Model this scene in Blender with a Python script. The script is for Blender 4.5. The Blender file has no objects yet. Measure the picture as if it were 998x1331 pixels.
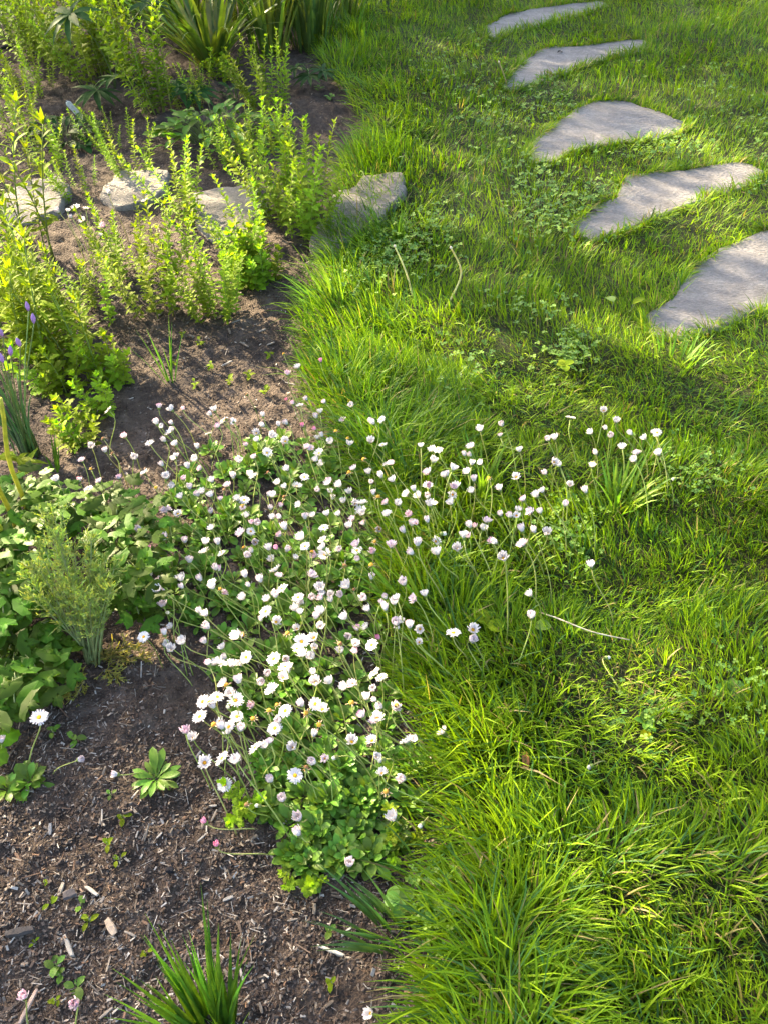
import bpy, math, random
import numpy as np
from mathutils import Vector, Matrix, Quaternion

random.seed(11)
RNG = np.random.default_rng(11)
PI = math.pi
S = bpy.context.scene
C = S.collection

# ------------------------------------------------------------------ camera
CAM_H = 1.37
F_PX = 1150.0                       # focal length in photograph pixels (998 x 1331)
PITCH = math.radians(44.1)          # below the horizontal
cam_data = bpy.data.cameras.new('camera')
cam = bpy.data.objects.new('camera', cam_data)
C.objects.link(cam)
cam.location = (0, 0, CAM_H)
cam.rotation_euler = (PI / 2 - PITCH, 0, 0)
cam_data.sensor_fit = 'HORIZONTAL'
cam_data.sensor_width = 36.0
cam_data.lens = 36.0 * F_PX / 998.0
cam_data.clip_start = 0.02
cam_data.clip_end = 400.0
S.camera = cam

# ------------------------------------------------------------------ light
SUN_EL = math.radians(25.0)
SUN_AZ = math.radians(-47.0)        # from +Y, clockwise; the sun stands ahead and to the left
SUN = Vector((math.sin(SUN_AZ) * math.cos(SUN_EL), math.cos(SUN_AZ) * math.cos(SUN_EL), math.sin(SUN_EL)))
w = bpy.data.worlds.new('World'); S.world = w; w.use_nodes = True
nt = w.node_tree
sky = nt.nodes.new('ShaderNodeTexSky'); sky.sky_type = 'NISHITA'; sky.sun_disc = False
sky.sun_elevation = SUN_EL; sky.sun_rotation = SUN_AZ % (2 * PI)
sky.air_density = 1.0; sky.dust_density = 5.0; sky.ozone_density = 0.4
bg = nt.nodes['Background']; bg.inputs[1].default_value = 0.125
nt.links.new(sky.outputs[0], bg.inputs[0])
sd = bpy.data.lights.new('sun', 'SUN'); sd.energy = 5.0; sd.angle = math.radians(0.6); sd.color = (1.0, 0.82, 0.54)
sun = bpy.data.objects.new('sun', sd); C.objects.link(sun)
sun.rotation_euler = SUN.to_track_quat('Z', 'Y').to_euler()
sun.location = (-6, 6, 6)
S.view_settings.view_transform = 'Standard'
S.view_settings.look = 'None'
S.view_settings.gamma = 1.0
S.view_settings.exposure = 2.75
S.view_settings.use_curve_mapping = False
S.render.engine = 'CYCLES'
S.cycles.max_bounces = 8
S.cycles.transmission_bounces = 4
S.cycles.diffuse_bounces = 4
S.cycles.use_denoising = True
S.cycles.sample_clamp_indirect = 6.0

# ------------------------------------------------------------------ helpers
SP, CP = math.sin(PITCH), math.cos(PITCH)

def G(u, v, z=0.0):
    """photograph pixel -> point on the level z (direction from the pixel, distance from the ground)"""
    a = (u - 499.0) / F_PX
    b = (v - 665.5) / F_PX
    d = (CAM_H - z) / (SP + b * CP)
    return (a * d, d * (CP - b * SP))

def PX(x, y, z):
    """point -> photograph pixel (numpy ok)"""
    dz = CAM_H - z
    d = y * CP + dz * SP
    return 499.0 + F_PX * x / d, 665.5 + F_PX * (dz * CP - y * SP) / d

def _hash(ix, iy, seed):
    h = (ix.astype(np.int64) * 374761393 + iy.astype(np.int64) * 668265263 + seed * 974634777) & 0xffffffff
    h = ((h ^ (h >> 13)) * 1274126177) & 0xffffffff
    h = h ^ (h >> 16)
    return (h & 0xffff) / 65535.0

def vnoise(x, y, seed=0):
    x = np.asarray(x, float); y = np.asarray(y, float)
    ix = np.floor(x); iy = np.floor(y)
    fx = x - ix; fy = y - iy
    fx = fx * fx * (3 - 2 * fx); fy = fy * fy * (3 - 2 * fy)
    a = _hash(ix, iy, seed); b = _hash(ix + 1, iy, seed); c = _hash(ix, iy + 1, seed); d = _hash(ix + 1, iy + 1, seed)
    return (a * (1 - fx) + b * fx) * (1 - fy) + (c * (1 - fx) + d * fx) * fy

def fbm(x, y, seed=0, octs=3):
    t = 0; amp = 0.5; n = 0
    for k in range(octs):
        t = t + amp * vnoise(np.asarray(x) * 2 ** k, np.asarray(y) * 2 ** k, seed + k * 17); n += amp; amp *= 0.5
    return t / n                                 # 0..1

def sstep(a, b, x):
    t = np.clip((x - a) / (b - a), 0, 1)
    return t * t * (3 - 2 * t)

# bed / lawn border, read off the photograph on the ground
EDGE_PX = [(395, -40), (402, 30), (412, 85), (452, 122), (472, 165), (440, 225), (432, 290), (428, 350), (392, 410), (388, 470), (410, 530),
           (450, 590), (490, 680), (505, 780), (520, 880), (545, 980), (556, 1080), (530, 1150), (545, 1210), (562, 1270), (545, 1331), (520, 1500)]
_e = sorted([(G(u, v)[1], G(u, v)[0]) for u, v in EDGE_PX])
EY = np.array([p[0] for p in _e]); EX = np.array([p[1] for p in _e])
def edge_x(y):
    return np.interp(y, EY, EX)
def lawn_s(x, y):
    return np.asarray(x) - edge_x(y)

STONES = [
    [(636, 43), (638, 33), (663, 17), (708, 10), (750, 4), (778, 1), (782, 8), (755, 17), (728, 25), (700, 32), (668, 39), (648, 48)],
    [(660, 108), (672, 92), (690, 75), (715, 62), (760, 60), (810, 52), (834, 55), (826, 66), (790, 74), (750, 87), (705, 102), (670, 113)],
    [(690, 200), (696, 185), (722, 160), (755, 139), (775, 131), (820, 133), (855, 147), (887, 158), (886, 167), (860, 177), (800, 184), (745, 194), (722, 207), (697, 208)],
    [(744, 292), (770, 270), (803, 255), (812, 233), (850, 225), (900, 219), (958, 211), (988, 223), (978, 238), (930, 253), (870, 272), (820, 294), (775, 310), (750, 302)],
    [(844, 408), (880, 385), (900, 350), (935, 325), (998, 299), (1060, 288), (1125, 312), (1140, 350), (1080, 385), (998, 398), (940, 422), (890, 436), (855, 430)],
]
STONE_Z = 0.014
STONE_POLY = [np.array([G(u, v, STONE_Z) for u, v in st]) for st in STONES]
STONE_POLY = [(p - p.mean(0)) * (1.13 if i < 2 else 1.07) + p.mean(0) for i, p in enumerate(STONE_POLY)]

def in_poly(x, y, poly):
    inside = np.zeros(np.shape(x), bool)
    n = len(poly); j = n - 1
    for i in range(n):
        xi, yi = poly[i]; xj, yj = poly[j]
        cond = ((yi > y) != (yj > y)) & (x < (xj - xi) * (y - yi) / (yj - yi + 1e-12) + xi)
        inside ^= cond
        j = i
    return inside

def poly_dist(x, y, poly):
    """unsigned distance to the outline"""
    d = np.full(np.shape(x), 1e9)
    n = len(poly)
    for i in range(n):
        a = poly[i]; b = poly[(i + 1) % n]
        ab = b - a; L = ab @ ab
        t = np.clip(((x - a[0]) * ab[0] + (y - a[1]) * ab[1]) / L, 0, 1)
        d = np.minimum(d, np.hypot(x - a[0] - t * ab[0], y - a[1] - t * ab[1]))
    return d

def ground_h(x, y):
    x = np.asarray(x, float); y = np.asarray(y, float)
    s = lawn_s(x, y) + (fbm(x * 6, y * 6, 3) - 0.5) * 0.06
    m = sstep(-0.03, 0.09, s)
    base = (fbm(x * 1.3 + 5, y * 1.3, 1, 2) - 0.5) * 0.05
    lawn = 0.026 + (fbm(x * 4.2, y * 4.2, 9, 2) - 0.5) * 0.035
    soil = (fbm(x * 9, y * 9, 21, 3) - 0.5) * 0.034 + (fbm(x * 48, y * 48, 33, 3) - 0.5) * 0.020
    h = base * 0.6 + m * lawn + (1 - m) * soil
    # lawn levelled round the stepping stones
    near = np.full(np.shape(x), 0.0)
    for p in STONE_POLY:
        cx, cy = p.mean(0)
        rad = np.max(np.hypot(p[:, 0] - cx, p[:, 1] - cy))
        near = np.maximum(near, 1 - sstep(rad * 0.95, rad * 1.3 + 0.08, np.hypot(x - cx, y - cy)))
    return h * (1 - near) + near * 0.008

def gh(x, y):
    return float(ground_h(np.array([x]), np.array([y]))[0])

# ---- mesh helpers
def link(o, parent=None):
    C.objects.link(o)
    if parent is not None:
        o.parent = parent
    return o

def big_mesh(name, V, loops, starts, totals, mat, cols=None, smooth=True):
    me = bpy.data.meshes.new(name)
    me.vertices.add(len(V)); me.vertices.foreach_set('co', np.ascontiguousarray(V, np.float32).ravel())
    me.loops.add(len(loops)); me.loops.foreach_set('vertex_index', np.ascontiguousarray(loops, np.int32))
    me.polygons.add(len(starts))
    me.polygons.foreach_set('loop_start', np.ascontiguousarray(starts, np.int32))
    try:
        me.polygons.foreach_set('loop_total', np.ascontiguousarray(totals, np.int32))
    except Exception:
        pass
    me.polygons.foreach_set('use_smooth', np.full(len(starts), smooth, bool))
    me.update(calc_edges=True)
    if cols is not None:
        at = me.color_attributes.new('Col', 'FLOAT_COLOR', 'POINT')
        c4 = np.ones((len(V), 4), np.float32); c4[:, :3] = cols
        at.data.foreach_set('color', c4.ravel())
    me.materials.append(mat)
    return me

def quad_tri_mesh(name, V, quads, tris, mat, cols=None, smooth=True):
    quads = np.asarray(quads, np.int64).reshape(-1, 4); tris = np.asarray(tris, np.int64).reshape(-1, 3)
    loops = np.concatenate([quads.ravel(), tris.ravel()])
    tot = np.concatenate([np.full(len(quads), 4), np.full(len(tris), 3)])
    st = np.concatenate([[0], np.cumsum(tot)[:-1]]) if len(tot) else tot
    return big_mesh(name, V, loops, st, tot, mat, cols, smooth)

class MB:
    def __init__(self):
        self.v = []; self.f = []; self.c = []
    def add(self, verts, faces, col=(1, 1, 1)):
        o = len(self.v)
        self.v += [tuple(p) for p in verts]
        self.f += [tuple(i + o for i in f) for f in faces]
        if len(verts) and isinstance(col, list):
            self.c += [tuple(q) for q in col]
        else:
            self.c += [tuple(col)] * len(verts)
    def mesh(self, name, mat, smooth=True):
        me = bpy.data.meshes.new(name)
        me.from_pydata(self.v, [], self.f)
        me.polygons.foreach_set('use_smooth', [smooth] * len(me.polygons))
        at = me.color_attributes.new('Col', 'FLOAT_COLOR', 'POINT')
        c4 = np.ones((len(self.v), 4), np.float32)
        if self.v: c4[:, :3] = np.array(self.c, np.float32)
        at.data.foreach_set('color', c4.ravel())
        me.materials.append(mat)
        me.update()
        return me
    def obj(self, name, mat, parent=None, smooth=True):
        return link(bpy.data.objects.new(name, self.mesh(name, mat, smooth)), parent)

def obj(name, me, parent=None, mat4=None):
    o = link(bpy.data.objects.new(name, me), parent)
    if mat4 is not None:
        o.matrix_local = mat4
    return o

def tag(o, label, cat=None, group=None, kind=None):
    o['label'] = label
    if cat: o['category'] = cat
    if group: o['group'] = group
    if kind: o['kind'] = kind
    return o

def thing(name, loc, label, cat, group=None):
    o = bpy.data.objects.new(name, None); C.objects.link(o)
    o.empty_display_size = 0.02
    o.location = loc
    return tag(o, label, cat, group)

def ground_pt(u, v, dz=0.0):
    x, y = G(u, v, 0.0)
    h = gh(x, y)
    x, y = G(u, v, h)
    return Vector((x, y, gh(x, y) + dz))

def bez(p0, p1, p2, p3, n):
    out = []
    for i in range(n + 1):
        t = i / n; q = 1 - t
        out.append(p0 * q ** 3 + p1 * 3 * q * q * t + p2 * 3 * q * t * t + p3 * t ** 3)
    return out

def tube(mb, pts, radii, sides=5, col=(1, 1, 1), cap=True):
    n = len(pts)
    verts = []; faces = []
    up = Vector((0.31, 0.17, 0.93))
    for i, p in enumerate(pts):
        t = (pts[min(i + 1, n - 1)] - pts[max(i - 1, 0)])
        t = t.normalized() if t.length > 1e-9 else Vector((0, 0, 1))
        a = t.cross(up if abs(t.dot(up)) < 0.95 else Vector((1, 0, 0))).normalized()
        b = t.cross(a)
        r = radii if isinstance(radii, (int, float)) else radii[i]
        for k in range(sides):
            an = 2 * PI * k / sides
            verts.append(p + (a * math.cos(an) + b * math.sin(an)) * r)
    for i in range(n - 1):
        for k in range(sides):
            k2 = (k + 1) % sides
            faces.append((i * sides + k, i * sides + k2, (i + 1) * sides + k2, (i + 1) * sides + k))
    if cap:
        faces.append(tuple(range(sides))[::-1]); faces.append(tuple((n - 1) * sides + k for k in range(sides)))
    mb.add(verts, faces, col)

def strap(mb, pts, widths, side, col=(1, 1, 1), fold=0.25, tipcol=None):
    """leaf strip with a creased midrib: pts along the rib, width at each, side direction"""
    n = len(pts); verts = []; faces = []; cols = []
    for i, p in enumerate(pts):
        t = (pts[min(i + 1, n - 1)] - pts[max(i - 1, 0)]).normalized()
        sd_ = (side - t * side.dot(t))
        sd_ = sd_.normalized() if sd_.length > 1e-6 else Vector((1, 0, 0))
        nn = sd_.cross(t)
        wd = widths[i] * 0.5
        verts += [p - sd_ * wd + nn * wd * fold, p, p + sd_ * wd + nn * wd * fold]
        if tipcol is not None:
            f = i / (n - 1)
            cc = tuple(col[k] * (1 - f) + tipcol[k] * f for k in range(3)); cols += [cc] * 3
    for i in range(n - 1):
        a = i * 3
        faces += [(a, a + 1, a + 4, a + 3), (a + 1, a + 2, a + 5, a + 4)]
    mb.add(verts, faces, cols if tipcol is not None else col)

def leaf_profile(kind, t):
    if kind == 'spoon':
        return 0.16 + 0.84 * max(0.0, math.sin(PI * min(1, max(0, (t - 0.25) / 0.78)))) ** 0.75 if t < 0.995 else 0.05
    if kind == 'lance':
        return max(0.03, math.sin(PI * (0.04 + 0.96 * t)) ** 0.9 * (1.1 - 0.4 * t))
    if kind == 'oval':
        return max(0.03, math.sin(PI * t) ** 0.6) if t > 0 else 0.12
    if kind == 'strap':
        return max(0.03, (1 - t ** 3.0) * (0.75 + 0.4 * math.sin(PI * min(1, t * 1.3))))
    if kind == 'lobed':
        return max(0.04, math.sin(PI * (0.05 + 0.92 * t)) ** 0.8 * (0.45 + 0.62 * abs(math.cos(3.6 * PI * t + 0.4))))
    return 1

def leaf_pts(L, curl, lift, n, azim=0.0):
    """rib that leaves the origin along +Y at the elevation lift and bends down by curl in all"""
    pts = [Vector((0, 0, 0))]; 
    for i in range(n):
        a = lift - curl * (i + 0.5) / n
        pts.append(pts[-1] + Vector((0, math.cos(a), math.sin(a))) * (L / n))
    return pts

def simple_leaf(mb, kind, L, W, curl, lift, n, M=Matrix.Identity(4), col=(1, 1, 1), fold=0.3, tipcol=None):
    pts = leaf_pts(L, curl, lift, n)
    pts = [M @ p for p in pts]
    side = (M.to_3x3() @ Vector((1, 0, 0))).normalized()
    sc = M.to_scale()[0]
    strap(mb, pts, [W * sc * leaf_profile(kind, i / n) for i in range(n + 1)], side, col, fold, tipcol)

def fan_leaf(mb, outline, dome, M, col):
    """flat leaf from an outline round the origin, a mid ring and a centre, domed"""
    n = len(outline)
    cx = sum(p[0] for p in outline) / n; cy = sum(p[1] for p in outline) / n
    verts = [M @ Vector((cx, cy, dome))]
    for (x, y) in outline:
        mx, my = cx + (x - cx) * 0.55, cy + (y - cy) * 0.55
        verts.append(M @ Vector((mx, my, dome * 0.75 + 0.002 * math.sin(37 * x + 61 * y))))
    for (x, y) in outline:
        verts.append(M @ Vector((x, y, 0.004 * math.sin(150 * x) * math.cos(130 * y))))
    faces = [(0, 1 + i, 1 + (i + 1) % n) for i in range(n)]
    faces += [(1 + i, 1 + n + i, 1 + n + (i + 1) % n, 1 + (i + 1) % n) for i in range(n)]
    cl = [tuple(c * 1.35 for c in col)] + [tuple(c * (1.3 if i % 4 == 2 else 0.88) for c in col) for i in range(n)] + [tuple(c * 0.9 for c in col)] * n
    mb.add(verts, faces, cl)

def rz(a): return Matrix.Rotation(a, 4, 'Z')
def rx(a): return Matrix.Rotation(a, 4, 'X')
def ry(a): return Matrix.Rotation(a, 4, 'Y')
def tr(v): return Matrix.Translation(v)
def sc(k): return Matrix.Scale(k, 4)
U = random.uniform

# ------------------------------------------------------------------ materials
def new_mat(name):
    m = bpy.data.materials.new(name); m.use_nodes = True
    n = m.node_tree; n.nodes.clear()
    out = n.nodes.new('ShaderNodeOutputMaterial')
    return m, n, out

def leaf_material(name, rgb, transl=0.35, rough=0.5, spec=0.35, attr=True, var=0.35, hue=0.02, tcol=(1.2, 1.1, 0.25), noise_scale=60.0, noise_amt=0.3):
    """foliage: reflecting and translucent, colour from the vertex attribute x rgb, varied by object and noise"""
    m, n, out = new_mat(name)
    N = n.nodes; Lk = n.links.new
    rgbn = N.new('ShaderNodeRGB'); rgbn.outputs[0].default_value = (*rgb, 1)
    colr = rgbn.outputs[0]
    if attr:
        at = N.new('ShaderNodeAttribute'); at.attribute_name = 'Col'
        mx = N.new('ShaderNodeMix'); mx.data_type = 'RGBA'; mx.blend_type = 'MULTIPLY'; mx.inputs[0].default_value = 1
        Lk(colr, mx.inputs[6]); Lk(at.outputs[0], mx.inputs[7]); colr = mx.outputs[2]
    oi = N.new('ShaderNodeObjectInfo')
    tc = N.new('ShaderNodeTexCoord')
    nz = N.new('ShaderNodeTexNoise'); nz.inputs['Scale'].default_value = noise_scale; nz.inputs['Detail'].default_value = 3
    Lk(tc.outputs['Object'], nz.inputs['Vector'])
    mr = N.new('ShaderNodeMapRange'); mr.inputs[3].default_value = 1 - var; mr.inputs[4].default_value = 1 + var
    Lk(oi.outputs['Random'], mr.inputs[0])
    mn = N.new('ShaderNodeMapRange'); mn.inputs[1].default_value = 0.25; mn.inputs[2].default_value = 0.75
    mn.inputs[3].default_value = 1 - noise_amt; mn.inputs[4].default_value = 1 + noise_amt
    Lk(nz.outputs[0], mn.inputs[0])
    mu = N.new('ShaderNodeMath'); mu.operation = 'MULTIPLY'; Lk(mr.outputs[0], mu.inputs[0]); Lk(mn.outputs[0], mu.inputs[1])
    hs = N.new('ShaderNodeHueSaturation')
    mh = N.new('ShaderNodeMapRange'); mh.inputs[3].default_value = 0.5 - hue; mh.inputs[4].default_value = 0.5 + hue
    Lk(oi.outputs['Random'], mh.inputs[0]); Lk(mh.outputs[0], hs.inputs['Hue'])
    Lk(mu.outputs[0], hs.inputs['Value']); Lk(colr, hs.inputs['Color'])
    pb = N.new('ShaderNodeBsdfPrincipled')
    pb.inputs['Roughness'].default_value = rough
    pb.inputs['Specular IOR Level'].default_value = spec
    Lk(hs.outputs[0], pb.inputs['Base Color'])
    bp = N.new('ShaderNodeBump'); bp.inputs['Strength'].default_value = 0.25; bp.inputs['Distance'].default_value = 0.002
    Lk(nz.outputs[0], bp.inputs['Height']); Lk(bp.outputs[0], pb.inputs['Normal'])
    if transl > 0:
        tl = N.new('ShaderNodeBsdfTranslucent')
        mt = N.new('ShaderNodeMix'); mt.data_type = 'RGBA'; mt.blend_type = 'MULTIPLY'; mt.inputs[0].default_value = 1
        mt.inputs[7].default_value = (*tcol, 1); Lk(hs.outputs[0], mt.inputs[6]); Lk(mt.outputs[2], tl.inputs[0])
        ms = N.new('ShaderNodeMixShader'); ms.inputs[0].default_value = transl
        Lk(pb.outputs[0], ms.inputs[1]); Lk(tl.outputs[0], ms.inputs[2]); Lk(ms.outputs[0], out.inputs[0])
    else:
        Lk(pb.outputs[0], out.inputs[0])
    return m

def ramp_material(name, stops, scale=8.0, detail=8.0, rough=0.9, bump=0.5, bdist=0.01, coords='Object', spec=0.2, scale2=None, amt2=0.4):
    m, n, out = new_mat(name)
    N = n.nodes; Lk = n.links.new
    tc = N.new('ShaderNodeTexCoord')
    nz = N.new('ShaderNodeTexNoise'); nz.inputs['Scale'].default_value = scale; nz.inputs['Detail'].default_value = detail
    nz.inputs['Roughness'].default_value = 0.65
    Lk(tc.outputs[coords], nz.inputs['Vector'])
    cr = N.new('ShaderNodeValToRGB')
    el = cr.color_ramp.elements
    while len(el) > len(stops): el.remove(el[-1])
    while len(el) < len(stops): el.new(0.5)
    for e, (p, c) in zip(el, stops): e.position = p; e.color = (*c, 1)
    Lk(nz.outputs[0], cr.inputs[0])
    colr = cr.outputs[0]
    if scale2:
        n2 = N.new('ShaderNodeTexNoise'); n2.inputs['Scale'].default_value = scale2; n2.inputs['Detail'].default_value = 4
        Lk(tc.outputs[coords], n2.inputs['Vector'])
        mr = N.new('ShaderNodeMapRange'); mr.inputs[1].default_value = 0.3; mr.inputs[2].default_value = 0.7
        mr.inputs[3].default_value = 1 - amt2; mr.inputs[4].default_value = 1 + amt2
        Lk(n2.outputs[0], mr.inputs[0])
        mx = N.new('ShaderNodeVectorMath'); mx.operation = 'SCALE'
        Lk(colr, mx.inputs[0]); Lk(mr.outputs[0], mx.inputs['Scale']); colr = mx.outputs[0]
    pb = N.new('ShaderNodeBsdfPrincipled'); pb.inputs['Roughness'].default_value = rough
    pb.inputs['Specular IOR Level'].default_value = spec
    Lk(colr, pb.inputs['Base Color'])
    nb = N.new('ShaderNodeTexNoise'); nb.inputs['Scale'].default_value = scale * 6; nb.inputs['Detail'].default_value = 6
    Lk(tc.outputs[coords], nb.inputs['Vector'])
    bp = N.new('ShaderNodeBump'); bp.inputs['Strength'].default_value = bump; bp.inputs['Distance'].default_value = bdist
    Lk(nb.outputs[0], bp.inputs['Height']); Lk(bp.outputs[0], pb.inputs['Normal'])
    Lk(pb.outputs[0], out.inputs[0])
    return m

def attr_material(name, rough=0.8, spec=0.25, noise=0.25, scale=120.0):
    return leaf_material(name, (1, 1, 1), transl=0, rough=rough, spec=spec, var=0.12, hue=0.0, noise_scale=scale, noise_amt=noise)

M_SOIL = ramp_material('garden soil', [(0.28, (0.030, 0.021, 0.016)), (0.5, (0.066, 0.049, 0.038)), (0.72, (0.118, 0.091, 0.074))], scale=26, bump=1.0, bdist=0.012, scale2=2.2, amt2=0.35)
M_THATCH = ramp_material('lawn soil and thatch', [(0.3, (0.012, 0.016, 0.006)), (0.55, (0.028, 0.034, 0.010)), (0.8, (0.075, 0.066, 0.030))], scale=40, bump=1.0, bdist=0.01)
M_FIELD = ramp_material('distant turf', [(0.3, (0.03, 0.055, 0.015)), (0.7, (0.06, 0.10, 0.025))], scale=3, bump=0.6, bdist=0.02)
M_GRASS = leaf_material('grass blades', (1, 1, 1), transl=0.45, rough=0.5, spec=0.16, tcol=(1.15, 1.15, 0.22), var=0.0, hue=0.0, noise_scale=3.0, noise_amt=0.22)
M_BLADE = leaf_material('coarse grass', (1.25, 1.25, 1.0), transl=0.40, rough=0.5, spec=0.25, var=0.2, hue=0.012)
M_CLOVER = leaf_material('clover leaves', (1, 1, 1), transl=0.32, rough=0.5, var=0.0, hue=0.0)
M_DAISYLEAF = leaf_material('daisy leaves', (0.110, 0.220, 0.022), transl=0.34, rough=0.45, spec=0.3, var=0.32, hue=0.02)
M_STEM = leaf_material('green stems', (1, 1, 1), transl=0.2, rough=0.5, var=0.2, hue=0.015)
M_PETAL = leaf_material('daisy petals', (1, 1, 1), transl=0.35, rough=0.6, spec=0.2, var=0.04, hue=0.0, tcol=(1.0, 0.97, 0.92), noise_amt=0.04)
M_DISC = leaf_material('daisy centres', (1, 1, 1), transl=0.0, rough=0.8, spec=0.1, var=0.15, hue=0.01, noise_scale=900, noise_amt=0.35)
M_MUM = leaf_material('soft lobed foliage', (0.225, 0.330, 0.024), transl=0.52, rough=0.6, spec=0.10, tcol=(1.05, 1.15, 0.25), var=0.25, hue=0.02)
M_LANCE = leaf_material('narrow leaved foliage', (0.200, 0.285, 0.014), transl=0.50, rough=0.6, spec=0.10, var=0.22, hue=0.015)
M_COLUMB = leaf_material('columbine leaves', (0.070, 0.152, 0.009), transl=0.34, rough=0.5, spec=0.18, var=0.42, hue=0.02, noise_scale=35)
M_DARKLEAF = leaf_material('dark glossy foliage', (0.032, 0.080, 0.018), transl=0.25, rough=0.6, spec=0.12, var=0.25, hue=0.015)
M_STRAP = leaf_material('strap leaves', (1, 1, 1), transl=0.35, rough=0.4, spec=0.4, var=0.3, hue=0.02, noise_scale=20)
M_FEATHER = leaf_material('feathery foliage', (0.270, 0.370, 0.090), transl=0.40, rough=0.6, var=0.15, hue=0.01)
M_TREELEAF = leaf_material('tree leaves', (0.07, 0.13, 0.03), transl=0.12, rough=0.5, var=0.1, hue=0.0)
M_CHIP = attr_material('wood chips', rough=0.85)
M_BARK = ramp_material('tree bark', [(0.3, (0.05, 0.04, 0.03)), (0.7, (0.16, 0.13, 0.10))], scale=14, bump=1.0, bdist=0.02)

def stone_material(name, c0, c1, c2, streak=6.0):
    m, n, out = new_mat(name); N = n.nodes; Lk = n.links.new
    tc = N.new('ShaderNodeTexCoord')
    mp = N.new('ShaderNodeMapping'); mp.inputs['Scale'].default_value = (1.0, streak / 3.0, 1.0); mp.inputs['Rotation'].default_value = (0, 0, -0.5)
    Lk(tc.outputs['Object'], mp.inputs[0])
    n1 = N.new('ShaderNodeTexNoise'); n1.inputs['Scale'].default_value = 9; n1.inputs['Detail'].default_value = 9; n1.inputs['Roughness'].default_value = 0.7
    n2 = N.new('ShaderNodeTexNoise'); n2.inputs['Scale'].default_value = 85; n2.inputs['Detail'].default_value = 8; n2.inputs['Roughness'].default_value = 0.8
    Lk(mp.outputs[0], n1.inputs['Vector']); Lk(mp.outputs[0], n2.inputs['Vector'])
    cr = N.new('ShaderNodeValToRGB')
    e = cr.color_ramp.elements; e[0].position = 0.38; e[0].color = (*c0, 1); e[1].position = 0.62; e[1].color = (*c2, 1)
    k = e.new(0.5); k.color = (*c1, 1)
    ad = N.new('ShaderNodeMath'); ad.operation = 'MULTIPLY_ADD'; ad.inputs[1].default_value = 0.60
    Lk(n2.outputs[0], ad.inputs[0])
    ml = N.new('ShaderNodeMath'); ml.operation = 'MULTIPLY'; ml.inputs[1].default_value = 0.40; Lk(n1.outputs[0], ml.inputs[0])
    Lk(ml.outputs[0], ad.inputs[2]); Lk(ad.outputs[0], cr.inputs[0])
    pb = N.new('ShaderNodeBsdfPrincipled'); pb.inputs['Roughness'].default_value = 0.75; pb.inputs['Specular IOR Level'].default_value = 0.35
    n3 = N.new('ShaderNodeTexNoise'); n3.inputs['Scale'].default_value = 5; n3.inputs['Detail'].default_value = 7; n3.inputs['Roughness'].default_value = 0.7
    Lk(tc.outputs['Object'], n3.inputs['Vector'])
    m3 = N.new('ShaderNodeMapRange'); m3.inputs[1].default_value = 0.52; m3.inputs[2].default_value = 0.70; m3.inputs[3].default_value = 0.0; m3.inputs[4].default_value = 0.55
    Lk(n3.outputs[0], m3.inputs[0])
    st = N.new('ShaderNodeMix'); st.data_type = 'RGBA'; st.inputs[7].default_value = (c0[0] * 0.62, c0[1] * 0.60, c0[2] * 0.50, 1)      # soil stains and lichen
    Lk(m3.outputs[0], st.inputs[0]); Lk(cr.outputs[0], st.inputs[6])
    Lk(st.outputs[2], pb.inputs['Base Color'])
    vo = N.new('ShaderNodeTexVoronoi'); vo.inputs['Scale'].default_value = 70; Lk(mp.outputs[0], vo.inputs['Vector'])
    sm = N.new('ShaderNodeMath'); sm.operation = 'MULTIPLY_ADD'; sm.inputs[1].default_value = 0.5
    Lk(vo.outputs['Distance'], sm.inputs[0]); Lk(n2.outputs[0], sm.inputs[2])
    bp = N.new('ShaderNodeBump'); bp.inputs['Strength'].default_value = 1.0; bp.inputs['Distance'].default_value = 0.022
    Lk(sm.outputs[0], bp.inputs['Height']); Lk(bp.outputs[0], pb.inputs['Normal'])
    Lk(pb.outputs[0], out.inputs[0])
    return m
M_SLAB = stone_material('grey flagstone', (0.185, 0.172, 0.168), (0.295, 0.278, 0.270), (0.43, 0.41, 0.395))
M_ROCK = stone_material('rough grey rock', (0.17, 0.15, 0.135), (0.30, 0.27, 0.24), (0.44, 0.40, 0.35))

# ------------------------------------------------------------------ ground
def axis(lo, hi, f):
    out = [lo]
    while out[-1] < hi: out.append(out[-1] + f(out[-1]))
    return np.array(out)
ys = axis(-0.9, 7.2, lambda y: 0.007 + 0.003 * max(y, 0))
xr = axis(0.0, 3.6, lambda x: 0.009 + 0.0045 * x)
xs = np.concatenate([-xr[::-1][:-1], xr])
X, Y = np.meshgrid(xs, ys)
Hh = ground_h(X, Y)
nx, ny = len(xs), len(ys)
V = np.stack([X.ravel(), Y.ravel(), Hh.ravel()], 1)
ii, jj = np.meshgrid(np.arange(nx - 1), np.arange(ny - 1))
q = np.stack([jj * nx + ii, jj * nx + ii + 1, (jj + 1) * nx + ii + 1, (jj + 1) * nx + ii], -1).reshape(-1, 4)
qc = V[q].mean(1)
islawn = lawn_s(qc[:, 0], qc[:, 1]) + (fbm(qc[:, 0] * 6, qc[:, 1] * 6, 3) - 0.5) * 0.06 > 0.015
for nm, sel, mat, lab in (('garden_bed_soil', ~islawn, M_SOIL, 'dark crumbly soil of the flower bed'), ('lawn', islawn, M_THATCH, 'earth and thatch under the green lawn')):
    qq = q[sel]
    used, inv = np.unique(qq.ravel(), return_inverse=True)
    o = obj(nm, quad_tri_mesh(nm, V[used], inv.reshape(-1, 4), [], mat))
    o['kind'] = 'structure'; o['label'] = lab
g = MB(); g.add([(-80, -80, -0.09), (80, -80, -0.09), (80, 80, -0.09), (-80, 80, -0.09)], [(0, 1, 2, 3)])
o = g.obj('ground', M_FIELD); o['kind'] = 'structure'; o['label'] = 'rough turf reaching out around the garden'

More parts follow.
